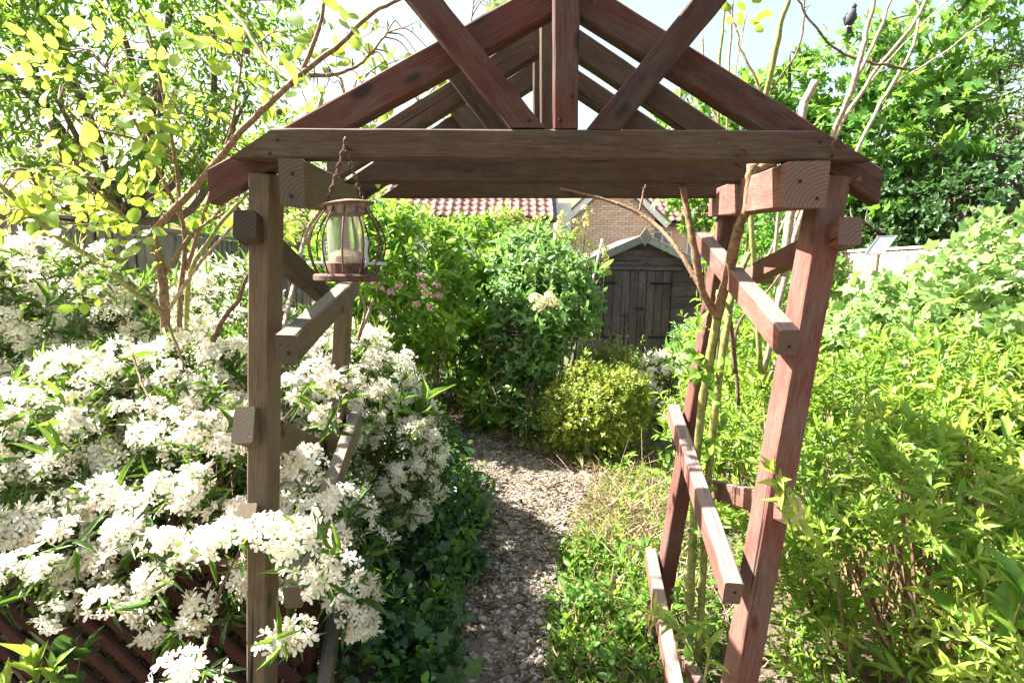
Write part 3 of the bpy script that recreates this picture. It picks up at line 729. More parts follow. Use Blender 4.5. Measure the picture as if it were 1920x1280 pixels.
ML['spirea'] = leafmat('golden_leaf', [(0, (.05, .14, .02)), (.5, (.13, .24, .035)), (1, (.30, .34, .06))], (.40, .60, .06), .40, .42, .4)
ML['euonymus'] = leafmat('yellow_edged_leaf', [(0, (.05, .11, .02)), (.5, (.18, .26, .035)), (1, (.48, .47, .09))], (.45, .42, .04), .3, .35, .5)
ML['blue'] = leafmat('bluegreen_leaf', [(0, (.035, .10, .03)), (.5, (.085, .19, .055)), (1, (.20, .31, .09))], (.28, .50, .10), .36, .4, .45)
ML['straw'] = leafmat('straw_blade', [(0, (.16, .20, .05)), (.5, (.34, .30, .14)), (1, (.52, .45, .28))], (.5, .45, .2), .3, .6, .2)
ML['cream'] = leafmat('cream_flower', [(0, (.55, .55, .25)), (1, (.80, .76, .50))], (.8, .75, .45), .3, .7, .2)
ML['pinkf'] = leafmat('pink_flower', [(0, (.42, .13, .20)), (1, (.75, .48, .52))], (.8, .4, .5), .35, .7, .2)
ML['yelflower'] = leafmat('yellowgreen_flower', [(0, (.30, .34, .07)), (1, (.55, .52, .17))], (.6, .6, .2), .35, .6, .2)
PETAL = leafmat('white_petal', [(0, (.74, .60, .42)), (.3, (.85, .79, .66)), (1, (.87, .84, .75))], (.92, .88, .76), .40, .6, .25)
STAM = plain('pale_yellow_stamen', (.55, .45, .16), .7, 0, .2, 40, 0)

def T_flower(cup=.22, seed=0):
    r = np.random.default_rng(seed); V = []; T = []; mi = []
    for k in range(5):
        a = 2 * math.pi * k / 5 + r.normal() * .08; c = cup + r.normal() * .10; s = 1 + r.normal() * .08
        def q(rad, x, z): return (s * (rad * math.cos(a) - x * math.sin(a)), s * (rad * math.sin(a) + x * math.cos(a)), z)
        o = len(V); V += [q(.06, 0, 0), q(.55, -.25, c * .5), q(.95, -.15, c * .75), q(.98, .14, c * .75), q(.55, .25, c * .5)]
        T += [(o, o + 4, o + 1), (o + 1, o + 4, o + 3), (o + 1, o + 3, o + 2)]; mi += [0] * 3
    o = len(V); V += [(.13 * math.cos(2 * math.pi * k / 5), .13 * math.sin(2 * math.pi * k / 5), .10) for k in range(5)] + [(0, 0, .30)]
    T += [(o + k, o + (k + 1) % 5, o + 5) for k in range(5)]; mi += [1] * 5
    return np.array(V, float), np.array(T), np.array(mi)
FLW = [T_flower(.22, 1), T_flower(.45, 2), T_flower(.08, 3), T_flower(.65, 4), T_flower(.30, 5), T_flower(.15, 6), T_flower(.5, 7)]
_b = T_flower(2.2, 8); _b[0][:, :2] *= .42; FLW.append(_b)
FT = [.6, .85, .95, .5, .35, .8, .12, .7]; NF = 8
FM = [mesh_np('flower', v, t, [PETAL, STAM], mi, np.full(len(v), FT[i])) for i, (v, t, mi) in enumerate(FLW)]
def emit_flowers(parent, P, D, R, nmax=300):
    base = wloc(parent); mine = pick_visible(P, R * 2, nmax, 10, 16); spin = rng.uniform(0, 6.28, len(P))
    u = nz(np.cross(D, rn(len(P)))); v = np.cross(D, u); a = u * np.cos(spin)[:, None] + v * np.sin(spin)[:, None]; b = np.cross(D, a)
    isin = np.zeros(len(P), bool); isin[mine] = True
    for i in mine:
        o = P[i] - base; x, y, z = a[i] * R[i], b[i] * R[i], D[i] * R[i]
        link('flower', FM[i % NF], parent, basis=Matrix(((x[0], y[0], z[0], o[0]), (x[1], y[1], z[1], o[1]), (x[2], y[2], z[2], o[2]), (0, 0, 0, 1))))
    r = np.where(~isin)[0]
    if not len(r): return
    Vs, Ts, Ms, tn_, off = [], [], [], [], 0
    for k, (V, T, mi) in enumerate(FLW):
        q = r[k::NF]
        if not len(q): continue
        W = P[q][:, None] + (V[None, :, 0:1] * a[q][:, None] + V[None, :, 1:2] * b[q][:, None] + V[None, :, 2:3] * D[q][:, None]) * R[q][:, None, None]
        Vs.append(W.reshape(-1, 3)); Ts.append((T[None] + (np.arange(len(q)) * len(V))[:, None, None]).reshape(-1, 3) + off); off += W.shape[0] * W.shape[1]
        Ms.append(np.tile(mi, len(q))); tn_.append(np.full(W.shape[0] * W.shape[1], FT[k]))
    V = np.concatenate(Vs) - base
    link('flower_mass', mesh_np('flower_mass', V, np.concatenate(Ts), [PETAL, STAM], np.concatenate(Ms), np.concatenate(tn_)), parent, kind='stuff')

def px_blob(px, py, Y, rx, ry, rz): c = at(px, py, Y); return (c[0], c[1], c[2], rx, ry, rz)
def choisya(label, blobs, ncl, nleaf, extra=(), fl=.0188, drop=None):
    c = np.mean(np.asarray(blobs)[:, :2], 0); t = thing('mexican_orange_shrub', (c[0], c[1], 0), label, 'shrub', 'white flowering shrubs along the left of the path')
    P, N = blob_points(blobs, ncl, .10, .22, 3.5, .12)
    if drop is not None: k = ~drop(P); P, N = P[k], N[k]
    if len(extra):
        E = np.array([at(*e) for e in extra]); P = np.vstack([P, E]); N = np.vstack([N, nz(np.tile([.1, -.7, .6], (len(E), 1)))])
    up = nz(N * .8 + [0, -.05, .55] + rng.normal(size=N.shape) * .25)
    keep = (lump(P, 5.0) + rng.normal(size=len(P)) * .35 + .9 * (up[:, 2] - .35)) > -.85
    if len(extra): keep[-len(extra):] = True
    fp, fd, fr_ = [], [], []
    for i in np.where(keep)[0]:
        k = rng.integers(16, 30); d = nz(up[i] * .75 + rng.normal(size=(k, 3)) * .6); rad = rng.uniform(.034, .056)
        fp.append(P[i] + d * rad * np.array([1, 1, .8]) + up[i] * .01); fd.append(nz(d + up[i] * .3)); fr_.append(rng.uniform(.8, 1.15, k) * fl)
    emit_flowers(t, np.concatenate(fp), np.concatenate(fd), np.concatenate(fr_))
    L1 = sprigs(P - up * .065, up, .045, 6, .072, .15, .45, (1.45, .95), .35)
    P2, N2 = blob_points(blobs, nleaf, .30, .15, 3.0, .05)
    if drop is not None: k = ~drop(P2); P2, N2 = P2[k], N2[k]
    L2 = sprigs(P2, nz(N2 + [0, 0, .3] + rng.normal(size=N2.shape) * .4), .06, 7, .072, .16, .30, (1.4, .6), .35)
    y = rng.random(len(P)) < .18
    L3 = sprigs(P[y], up[y], .07, 6, .075, .14, .85, (1.1, .35), .3)
    emit(t, 'leaf', 'leaf_mass', 'lance', LANCE, join(L1, L2, L3), ML['choisya'])
    tips = P[rng.choice(len(P), min(60, len(P)))] - up[0] * .05
    b = MB()
    for q in tips:
        a = np.array([c[0], c[1], 0]) + rng.normal(size=3) * [.18, .15, 0]; m = a * .4 + q * .6 + np.array([0, 0, .06]); b.tube(smooth_path([a, m, q], 4), np.linspace(.009, .0025, 9), 4)
    b.build('stem', M['twig'], t)
    return t

# ------------------------------------------------------------------ white flowering shrubs
choisya('large white-flowered shrub with narrow leaves spilling over the lattice trellis by the left arch post',
        [(-1.42, 1.95, .62, .55, .50, .50), (-.98, 1.75, .62, .36, .36, .42), (-1.75, 1.6, .70, .5, .35, .34), (-1.1, 2.25, .75, .45, .4, .45), (-.62, 1.62, .50, .20, .25, .30)], 1000, 560,
        [(500, 1000, 1.12), (440, 1010, 1.13), (560, 1040, 1.13), (610, 1090, 1.13), (650, 1060, 1.16), (545, 1010, 1.12), (390, 1020, 1.15), (600, 960, 1.3), (560, 890, 1.35), (640, 940, 1.4), (545, 740, 1.42),
         (600, 705, 1.45), (630, 730, 1.46), (610, 790, 1.46), (580, 870, 1.36), (520, 1210, 1.1), (560, 1190, 1.12), (380, 1255, 1.12), (340, 1262, 1.14), (200, 1130, 1.3), (90, 1070, 1.25), (40, 1060, 1.25), (120, 1000, 1.25), (230, 1000, 1.22), (300, 1030, 1.2)],
        drop=lambda P: (P[:, 0] < -.52) & (P[:, 1] < 1.95) & (P[:, 2] < .44 + .06 * lump(P, 6.0)))
choisya('rounded white-flowered shrub beside the path just beyond the arch, under the pink-flowered bush',
        [(-.86, 2.95, .62, .42, .42, .52), (-.62, 2.75, .50, .30, .3, .40), (-1.2, 3.1, .75, .4, .4, .45)], 520, 380)
choisya('tall white-flowered shrub at the far left in front of the board fence',
        [(-1.95, 2.45, .92, .42, .38, .64), (-2.15, 2.2, 1.06, .3, .3, .54), (-1.55, 2.75, 1.08, .36, .36, .44)], 640, 380)
choisya('pale flowering shrub spreading behind the rose stems along the fence',
        [(-1.75, 3.3, .68, .5, .45, .5), (-2.0, 4.0, .68, .5, .5, .5), (-1.35, 3.6, .65, .4, .4, .5)], 420, 220)
choisya('small white-flowered shrub between the golden bush and the right rear arch post',
        [(1.44, 4.95, .42, .22, .24, .30)], 110, 60)

# ------------------------------------------------------------------ generic leafy shrubs
def shrub(name, label, cat, blobs, n, k, ll, lw, mat, tk, tm, tint, L=.09, group=None, upb=.5, thick=.2, rough=.18, fr=2.5, nst=25, tilt=(1.3, .5), stem=None, minpx=10, fill=.25, jit=.45, grow=0., mk=None, whorl=False, gap=5.5, out=.10, gth=-.42, tv=.10):
    B = np.asarray(blobs, float); c = B[:, :2].mean(0); t = thing(name, (c[0], c[1], 0), label, cat, group)
    P, N = blob_points(B, int(n * 1.35), thick, rough, fr)
    dn = lump(P, gap) + rng.normal(size=len(P)) * .3 > gth - (10 if gap == 0 else 0); P, N = P[dn], N[dn]
    o = rng.random(len(P)) < out; P[o] += (nz(N + [0, 0, .5]) * rng.uniform(.02, .16, len(P))[:, None])[o]
    if mk is not None: q = mk(P); P, N = P[q], N[q]
    A = nz(N * .8 + [0, 0, upb] + rng.normal(size=N.shape) * .35)
    tt = tint + tv * lump(P, 3.0)
    Lv = sprigs(P, A, L, k, ll, lw, tt, tilt, jit, whorl, grow)
    emit(t, 'leaf', 'leaf_mass', tk, tm, Lv, mat, minpx=minpx)
    if nst:
        tips = P[rng.choice(len(P), nst)]; b = MB()
        for q in tips:
            a = np.array([c[0], c[1], 0]) * .45 + np.array([q[0], q[1], 0]) * .55 + rng.normal(size=3) * [.06, .06, 0]; m = a * .45 + q * .55 + rng.normal(size=3) * .05
            b.tube(smooth_path([a, m, q], 4), np.linspace(.010, .003, 9), 4)
        b.build('stem', stem or M['twig'], t)
    return t, P, N
def puffs(parent, name, pts, mat, n, rad, sz, tint=.6):
    """a flower head: many small florets over a flat dome"""
    for p in pts:
        L = Leaves(); d = nz(rn(n) * [1, 1, .6] + [0, -.25, .5]); q = p + d * rad * rng.uniform(.6, 1, n)[:, None]
        L.add(q, nz(np.cross(d, rn(n))), d, sz * rng.uniform(.7, 1.3, n), sz * .8, np.clip(tint + rng.normal(size=n) * .25, 0, 1))
        pp, dd, nn_, l, w, tt = L.cat(); V, T = bake(LOW[0], pp, dd, nn_, l, w)
        link(name, mesh_np(name, V - wloc(parent), T, mat, tint=np.repeat(tt, 5)), parent)
HG = 'tall shrubs massed beyond the path'
t, P, N = shrub('pink_flowered_shrub', 'tall bright green bush with pink flower clusters beyond the left rear post', 'shrub',
      [px_blob(765, 490, 4.5, .40, .45, .44), px_blob(690, 480, 4.6, .42, .45, .44), px_blob(800, 560, 4.5, .35, .35, .5), px_blob(740, 600, 4.7, .5, .4, .6)], 1150, 7, .075, .36, ML['bright'], 'oval', OVAL, .68, .10, HG)
puffs(t, 'flower_cluster', [at(px, py, 4.03) for px, py in ((700, 528), (748, 538), (732, 550), (788, 518), (818, 535), (800, 552), (780, 572), (808, 578), (822, 556), (715, 545), (792, 538))], ML['pinkf'], 34, .036, .021)
shrub('climber_covered_bush', 'dense dark-bottomed climber mass standing over the end of the path', 'shrub',
      [px_blob(900, 490, 5.5, .36, .45, .36), px_blob(880, 570, 5.5, .34, .4, .5), px_blob(860, 660, 5.7, .32, .4, .45), px_blob(940, 620, 5.2, .22, .3, .5), px_blob(930, 740, 4.9, .2, .3, .3)], 1500, 6, .07, .5, ML['bright'], 'oval', OVAL, .58, .10, HG)
shrub('elder_shrub', 'blue-green bushy shrub with one cream flower head left of the shed', 'shrub',
      [px_blob(1015, 560, 4.7, .33, .36, .38), px_blob(990, 640, 4.6, .22, .28, .40), px_blob(1070, 575, 4.8, .22, .28, .22), px_blob(985, 730, 4.4, .17, .22, .28), px_blob(985, 500, 5.0, .28, .35, .30)], 1500, 6, .060, .42, ML['blue'], 'oval', OVAL, .68, .09, HG)
el = bpy.data.objects['elder_shrub']
puffs(el, 'flower_head', [at(px, py, 4.22) for px, py in ((1005, 562), (1030, 560), (1018, 572), (1040, 572), (1010, 580))], ML['cream'], 90, .06, .022)
t, P, N = shrub('yellow_flowered_shrub', 'loose shrub with yellowish flowering tips rising in front of the brick house', 'shrub',
      [px_blob(1030, 520, 6.0, .30, .4, .48), px_blob(960, 480, 6.2, .40, .4, .45), px_blob(1040, 620, 6.2, .4, .4, .5)], 700, 6, .06, .4, ML['bright'], 'oval', OVAL, .7, .12, HG)
q = P[(P[:, 2] > 1.75) & (P[:, 1] < 6.2)][:46]
puffs(t, 'flower_spray', q + [0, -.03, .05], ML['yelflower'], 80, .062, .028)
for px, y0 in ((1080, 445), (1105, 480), (1098, 420), (1052, 430), (1135, 490)):
    b_ = at(px, y0, 6.0); puffs(t, 'flower_spike', [b_ + [rng.normal() * .03, 0, .04 * i] for i in range(-3, 5)], ML['yelflower'], 16, .045, .028)
b = MB(); 
for px, y0 in ((1080, 445), (1105, 480), (1098, 420), (1052, 430), (1135, 490)): b.tube([at(px - 12, y0 + 150, 6.0), at(px, y0, 6.0), at(px + 3, y0 - 40, 6.0)], [.008, .004, .002], 4)
b.build('flower_stem', M['greencane'], t)
shrub('golden_evergreen_bush', 'rounded yellow-edged evergreen bush on the right of the gravel in front of the shed', 'shrub',
      [(.69, 4.1, .38, .35, .32, .33), (.46, 4.1, .34, .21, .27, .28), (.91, 4.15, .37, .20, .27, .29)], 2900, 7, .0245, .55, ML['euonymus'], 'low', LOW, .52, .05, None, .6, .14, .20, 7, 20, minpx=9, gap=0, out=.05)
shrub('dwarf_conifer', 'small dark olive bush behind the golden evergreen bush and against the shed doors', 'shrub',
      [(1.02, 5.0, .48, .26, .24, .24), (.85, 4.95, .40, .26, .26, .24)], 700, 7, .036, .4, ML['euonymus'], 'low', LOW, .22, .08, None, .7, .2, .15, 5, 15, minpx=9)
shrub('feathery_shrub', 'soft green shrub against the right side of the shed', 'shrub',
      [px_blob(1300, 650, 6.3, .22, .25, .28), px_blob(1330, 670, 6.1, .26, .3, .42), px_blob(1275, 690, 6.2, .16, .2, .22)], 520, 7, .065, .3, ML['blue'], 'lance', LANCE, .6, .1)
shrub('pale_variegated_shrub', 'bright pale green bush behind the green rose canes in the right side of the arch', 'shrub',
      [px_blob(1430, 800, 3.1, .34, .35, .45), px_blob(1380, 900, 3.0, .25, .3, .4), px_blob(1400, 680, 3.6, .4, .4, .4), px_blob(1300, 800, 3.4, .16, .25, .22)], 800, 7, .06, .28, ML['spirea'], 'lance', LANCE, .55, .10, None, .5)
shrub('green_hedge', 'deep green hedge seen through the right side of the arch below the maple', 'hedge',
      [px_blob(1450, 520, 6.5, .7, .5, .8), px_blob(1420, 430, 7.6, .5, .5, .7), px_blob(1480, 600, 6.0, .7, .5, .7), px_blob(1400, 660, 6.4, .4, .4, .55)], 1200, 6, .08, .45, ML['maple'], 'oval', OVAL, .5, .12)
shrub('currant_bush', 'big pale-leaved currant bush on the right in front of the pale fence', 'shrub',
      [px_blob(1770, 675, 3.2, .50, .5, .44), px_blob(1910, 620, 2.95, .46, .5, .50), px_blob(1630, 725, 3.5, .40, .45, .38), px_blob(1850, 720, 2.8, .5, .4, .45), px_blob(2000, 570, 2.9, .42, .5, .52)], 1500, 6, .070, .95, ML['currant'], 'lobe', LOBE, .6, .13, None, .55, .18, .2, 2.6, 40, (1.2, .6), M['greencane'])
shrub('golden_spirea', 'wide yellow-green narrow-leaved shrub filling the right foreground beside the arch post', 'shrub',
      [(1.30, 1.75, .58, .45, .45, .44), (1.75, 1.8, .62, .5, .45, .44), (1.40, 2.35, .64, .5, .45, .42), (2.0, 2.3, .72, .55, .5, .42), (1.05, 1.40, .42, .25, .3, .38), (1.35, 1.25, .35, .35, .3, .36), (2.3, 1.7, .6, .5, .5, .5)],
      3600, 8, .047, .30, ML['spirea'], 'lance', LANCE, .64, .085, None, .65, .22, .22, 4.0, 160, (1.25, .45), M['bark'], mk=lambda P: ~((P[:, 0] < .92) & (P[:, 1] < 2.1)) & ((P[:, 2] > .5) | (rng.random(len(P)) < .7)), gth=-.22, tv=.22)
# leafy shoot in front of the right post
def shoots(name, label, cat, specs, ll, lw, mat, tk, tm, tint, stemmat, k=8, r=.003, tilt=(1.2, .5), group=None):
    c = at(*specs[0][0]); t = thing(name, (c[0], c[1], 0), label, cat, group); b = MB(); Ls = []
    for pts in specs:
        P = pxpath(pts, 6); b.tube(P, np.linspace(r, r * .5, len(P)), 5)
        i = np.linspace(len(P) * .25, len(P) - 1, k).astype(int); A = nz(np.gradient(P, axis=0))[i]
        Ls.append(sprigs(P[i], A, .01, 2, ll, lw, tint, tilt, .3)); Ls.append(sprigs(P[-1:], A[-1:], .012, 5, ll * .9, lw, tint + .1, (1.0, .3), .3))
    b.build('stem', stemmat, t, True); emit(t, 'leaf', 'leaf_mass', tk, tm, join(*Ls), mat); return t
shoots('leafy_shoot', 'bright narrow-leaved shoots leaning across the front of the right arch post', 'plant',
       [[(1500, 1000, 1.2), (1478, 945, 1.13), (1455, 890, 1.1)], [(1490, 1010, 1.2), (1475, 960, 1.14), (1465, 920, 1.12)], [(1300, 1230, 1.1), (1270, 1180, 1.1), (1240, 1160, 1.1)], [(1320, 1280, 1.1), (1330, 1210, 1.1), (1320, 1180, 1.1)]], .05, .30, ML['spirea'], 'lance', LANCE, .75, M['greencane'], 6)
shoots('tall_herb', 'broad-leaved green herb with toothed leaves at the bottom right corner', 'plant',
       [[(1850, 1330, 1.3), (1855, 1180, 1.3), (1835, 1050, 1.35)], [(1905, 1300, 1.15), (1900, 1180, 1.15), (1915, 1120, 1.15)], [(1800, 1330, 1.4), (1800, 1150, 1.45), (1810, 1050, 1.5)], [(1880, 1330, 1.3), (1895, 1080, 1.4), (1890, 1000, 1.4)]], .095, .36, ML['bright'], 'lance', LANCE, .5, M['greencane'], 6, .004)
shoots('yellow_tipped_plant', 'yellow-green leafy shoot tips in the bottom left corner before the trellis', 'plant',
       [[(60, 1400, 1.2), (70, 1300, 1.2), (65, 1260, 1.2)], [(110, 1400, 1.2), (105, 1310, 1.2), (100, 1265, 1.2)], [(20, 1400, 1.2), (15, 1310, 1.2), (10, 1290, 1.2)]], .058, .30, ML['spirea'], 'lance', LANCE, .62, M['greencane'], 5)
shoots('round_leaved_plant', 'dark oval leaves in front of the trellis at the bottom left', 'plant',
       [[(120, 1420, 1.22), (115, 1310, 1.25), (120, 1245, 1.28)], [(150, 1400, 1.22), (140, 1300, 1.25), (150, 1235, 1.28)]], .075, .62, ML['dark'], 'oval', OVAL, .45, M['twig'], 3)

# ------------------------------------------------------------------ climbing rose on the left
rose = thing('rose_bush', tuple(np.array([1, 1, 0]) * at(310, 640, 2.1)), 'tall rose bush with arching brown canes and backlit yellow-green leaves left of the arch', 'rose')
canes = [
 ([(330, 1000, 2.2), (312, 640, 2.1), (300, 500, 2.08), (284, 440, 2.05)], .020, .015, 'bark'),
 ([(284, 442, 2.05), (380, 345, 1.95), (470, 245, 1.88), (560, 155, 1.8), (640, 95, 1.78), (690, 40, 1.76), (765, -5, 1.75)], .014, .005, 'bark'),
 ([(556, 158, 1.8), (500, 110, 1.85), (455, 40, 1.9), (400, -20, 1.95)], .010, .007, 'greencane'),
 ([(550, 165, 1.8), (590, 90, 1.8), (612, 30, 1.8), (625, -30, 1.8)], .008, .005, 'bark'),
 ([(578, 142, 1.8), (640, 137, 1.8), (690, 115, 1.8), (735, 68, 1.8)], .007, .003, 'bark'),
 ([(305, 590, 2.1), (250, 550, 2.05), (180, 490, 2.0), (90, 430, 1.9), (0, 352, 1.8), (-60, 300, 1.75)], .011, .007, 'greencane'),
 ([(340, 900, 2.2), (338, 580, 2.2), (350, 470, 2.2), (342, 390, 2.2), (330, 260, 2.2), (290, 90, 2.2), (268, 25, 2.2)], .012, .004, 'bark'),
 ([(360, 900, 2.3), (352, 560, 2.3), (400, 440, 2.25), (470, 360, 2.2), (520, 330, 2.2)], .012, .005, 'greencane'),
 ([(300, 530, 2.1), (360, 440, 2.1), (420, 400, 2.1)], .008, .004, 'bark'),
 ([(320, 580, 2.0), (390, 480, 2.0), (455, 415, 2.0), (480, 390, 2.0)], .007, .004, 'palecane'),
 ([(400, 640, 2.0), (425, 600, 2.0), (460, 555, 2.0), (482, 500, 2.0)], .011, .006, 'twig'),
 ([(470, 900, 1.5), (560, 480, 2.3), (590, 400, 2.3), (640, 370, 2.3)], .008, .008, 'palecane'),
 ([(345, 420, 2.2), (290, 300, 2.15), (240, 200, 2.1), (195, 120, 2.05)], .008, .003, 'bark'),
 ([(330, 300, 2.2), (250, 260, 2.1), (170, 240, 2.05), (120, 190, 2.0)], .006, .003, 'bark'),
 ([(350, 500, 2.2), (410, 300, 2.1), (440, 200, 2.1), (455, 60, 2.1)], .008, .003, 'bark'),
 ([(300, 480, 2.1), (250, 420, 2.0), (160, 330, 1.95), (60, 270, 1.9)], .007, .003, 'greencane'),
 ([(400, 410, 2.1), (470, 310, 2.0), (560, 230, 1.95), (660, 180, 1.9)], .005, .002, 'bark'),
 ([(290, 560, 2.0), (325, 640, 1.95), (345, 700, 1.9)], .006, .003, 'bark'),
 ([(700, 560, 2.05), (672, 640, 2.0), (685, 580, 1.98), (668, 540, 1.98)], .006, .004, 'palecane'),
 ([(250, 660, 1.75), (270, 720, 1.7), (300, 780, 1.65)], .004, .003, 'drytwig'),
]
CP = []
for pts, r0, r1, m in canes:
    P = pxpath(pts, 7); P = P + np.cumsum(rng.normal(size=P.shape) * .0016, 0); b = MB(); b.tube(P, np.linspace(r0, r1, len(P)), 7); b.build('cane', M[m], rose, True); CP.append(P)
CP = np.concatenate(CP)
def rose_sprays(parent, cp, regs, mat, size, tint):
    L = Leaves(); tw = MB()
    for (x0, x1, y0, y1, Ya, Yb, n) in regs:
        for _ in range(n):
            p = at(rng.uniform(x0, x1), rng.uniform(y0, y1), rng.uniform(Ya, Yb)); i = np.argmin(np.sum((cp - p) ** 2, 1)); a = cp[i]
            if np.linalg.norm(a - p) > .45: continue
            m = (a + p) / 2 + [0, 0, .03]; ax = nz(nz(p - a) + rng.normal(size=3) * .5 + [0, 0, -.25]); s = size * rng.uniform(.6, 1.25); e = p + ax * s * 2.4
            tw.tube(smooth_path([a, m, p, e], 3), np.linspace(.0028, .0010, 10), 4)
            nr = nz(rng.normal(size=3) * .55 + [.1, -.35, .55]); sd = nz(np.cross(ax, nr)); tt = np.clip(tint + rng.normal() * .2, 0, 1)
            for t, sg in ((.35, -1), (.4, 1), (.75, -1), (.8, 1), (1.05, 0)):
                dd = nz(ax * (.55 if sg else 1) + sd * sg + rng.normal(size=3) * .18); q = p + ax * s * 2.4 * t
                ls = s * (1.15 if sg == 0 else .9 if t > .5 else .75) * rng.uniform(.85, 1.15)
                L.add(q[None], dd[None], (nr + rng.normal(size=3) * .25)[None], ls, ls * .68, np.clip(tt + rng.normal() * .12, 0, 1))
    tw.build('twigs', M['bark'], parent, kind='stuff'); emit(parent, 'leaf', 'leaf_mass', 'oval', OVAL, L, mat)
rose_sprays(rose, CP, [(120, 340, 70, 190, 1.9, 2.1, 13), (120, 350, 150, 350, 1.9, 2.3, 42), (-30, 160, 280, 450, 1.7, 2.0, 28), (150, 300, 330, 570, 1.8, 2.1, 14), (330, 480, 30, 260, 1.9, 2.2, 9), (400, 500, -10, 120, 1.9, 2.1, 5),
                       (520, 700, 50, 210, 1.75, 1.95, 22), (690, 830, 40, 160, 1.8, 2.0, 9), (340, 560, 230, 420, 2.0, 2.3, 9), (530, 600, 380, 470, 2.2, 2.4, 7), (760, 940, 100, 260, 2.2, 2.6, 0)], ML['rose'], .055, .58)
for px, py in ((463, 96), (523, 210), (72, 275), (232, 605), (80, 385)):
    c = at(px, py, 1.95); b = MB(); b.lathe(c, [(0, -.012), (.009, -.008), (.012, 0), (.008, .008), (0, .011)], 8); b.build('dead_head', M['twig'], rose, True)
# small leafy climber stems seen behind the rafters
vine = thing('leafy_climber', tuple(np.array([1, 1, 0]) * at(820, 300, 2.7)), 'thin leafy climber stems showing between the rafters on the left', 'climber')
vp = []
for pts in ([(655, 720, 2.6), (662, 420, 2.6), (720, 280, 2.6), (800, 180, 2.6), (870, 120, 2.6)], [(790, 240, 2.6), (840, 170, 2.6), (930, 90, 2.6)], [(745, 250, 2.6), (720, 215, 2.6), (700, 190, 2.6)], [(850, 160, 2.6), (880, 60, 2.6), (890, -20, 2.6)]):
    P = pxpath(pts, 6); b = MB(); b.tube(P, np.linspace(.006, .002, len(P)), 5); b.build('stem', M['bark'], vine, True); vp.append(P)
rose_sprays(vine, np.concatenate(vp), [(700, 840, 150, 250, 2.4, 2.8, 18), (860, 930, 60, 140, 2.4, 2.8, 6), (860, 940, -20, 40, 2.4, 2.8, 5), (1000, 1060, -20, 10, 2.4, 2.8, 0)], ML['rose'], .045, .6)

# ------------------------------------------------------------------ climbing rose inside the right side of the arch
rc = thing('climbing_rose', tuple(np.array([1, 1, 0]) * at(1318, 900, 1.75)), 'pruned climbing rose with thick thorny green stems tied inside the right side of the arch', 'rose')
for pts, r0, r1, m in [
 ([(1290, 1250, 1.8), (1308, 880, 1.72), (1325, 700, 1.68), (1345, 590, 1.65), (1352, 540, 1.65)], .014, .012, 'greencane'),
 ([(1310, 1250, 1.8), (1330, 880, 1.75), (1350, 690, 1.7), (1372, 560, 1.7), (1400, 480, 1.75)], .014, .011, 'greencane'),
 ([(1345, 592, 1.65), (1318, 545, 1.62), (1300, 470, 1.6), (1290, 410, 1.6), (1278, 348, 1.6)], .012, .009, 'bark'),
 ([(1345, 595, 1.65), (1362, 540, 1.6), (1385, 450, 1.55), (1405, 390, 1.5), (1415, 312, 1.47)], .016, .013, 'bark'),
 ([(1413, 322, 1.47), (1430, 312, 1.47), (1450, 306, 1.48)], .009, .008, 'bark'),
 ([(1325, 560, 1.64), (1270, 470, 1.7), (1210, 410, 1.8), (1130, 375, 1.85), (1040, 350, 1.9)], .009, .004, 'bark'),
 ([(1195, 402, 1.82), (1205, 370, 1.82), (1210, 345, 1.82)], .004, .003, 'bark'),
 ([(1380, 700, 2.2), (1370, 610, 2.15), (1350, 550, 2.1), (1345, 500, 2.1)], .010, .007, 'twig'),
 ([(1385, 760, 2.3), (1380, 620, 2.3), (1430, 560, 2.3), (1480, 500, 2.3)], .008, .005, 'twig')]:
    P = pxpath(pts, 7); P = P + np.cumsum(rng.normal(size=P.shape) * .001, 0); b = MB(); rr = np.linspace(r0, r1, len(P)) * (1 + .08 * rng.normal(size=len(P))); b.tube(P, rr, 8)
    for i in range(3, len(P) - 2, 4):
        d = nz(rn(1)[0] * [1, .6, .2]); b.tube([P[i] + d * rr[i] * .7, P[i] + d * (rr[i] + .008) + [0, 0, -.002]], [.0035, .0004], 4)
    b.build('cane', M[m], rc, True)
Lr = Leaves()
for px, py, Y in ((1312, 690, 1.66), (1322, 706, 1.68), (1340, 735, 1.70), (1296, 640, 1.64), (1352, 800, 1.74), (1312, 830, 1.7), (1300, 1000, 1.75), (1335, 1010, 1.76), (1320, 900, 1.72), (1290, 1100, 1.78)):
    p0 = at(px, py, Y)[None] + rng.normal(size=(2, 3)) * .012; s_ = sprigs(p0, nz(rng.normal(size=(2, 3)) * .6 + [0, -.4, .4]), .05, 5, .034, .5, .6); Lr = join(Lr, s_)
emit(rc, 'leaf', 'leaf_mass', 'oval', OVAL, Lr, ML['bright'])
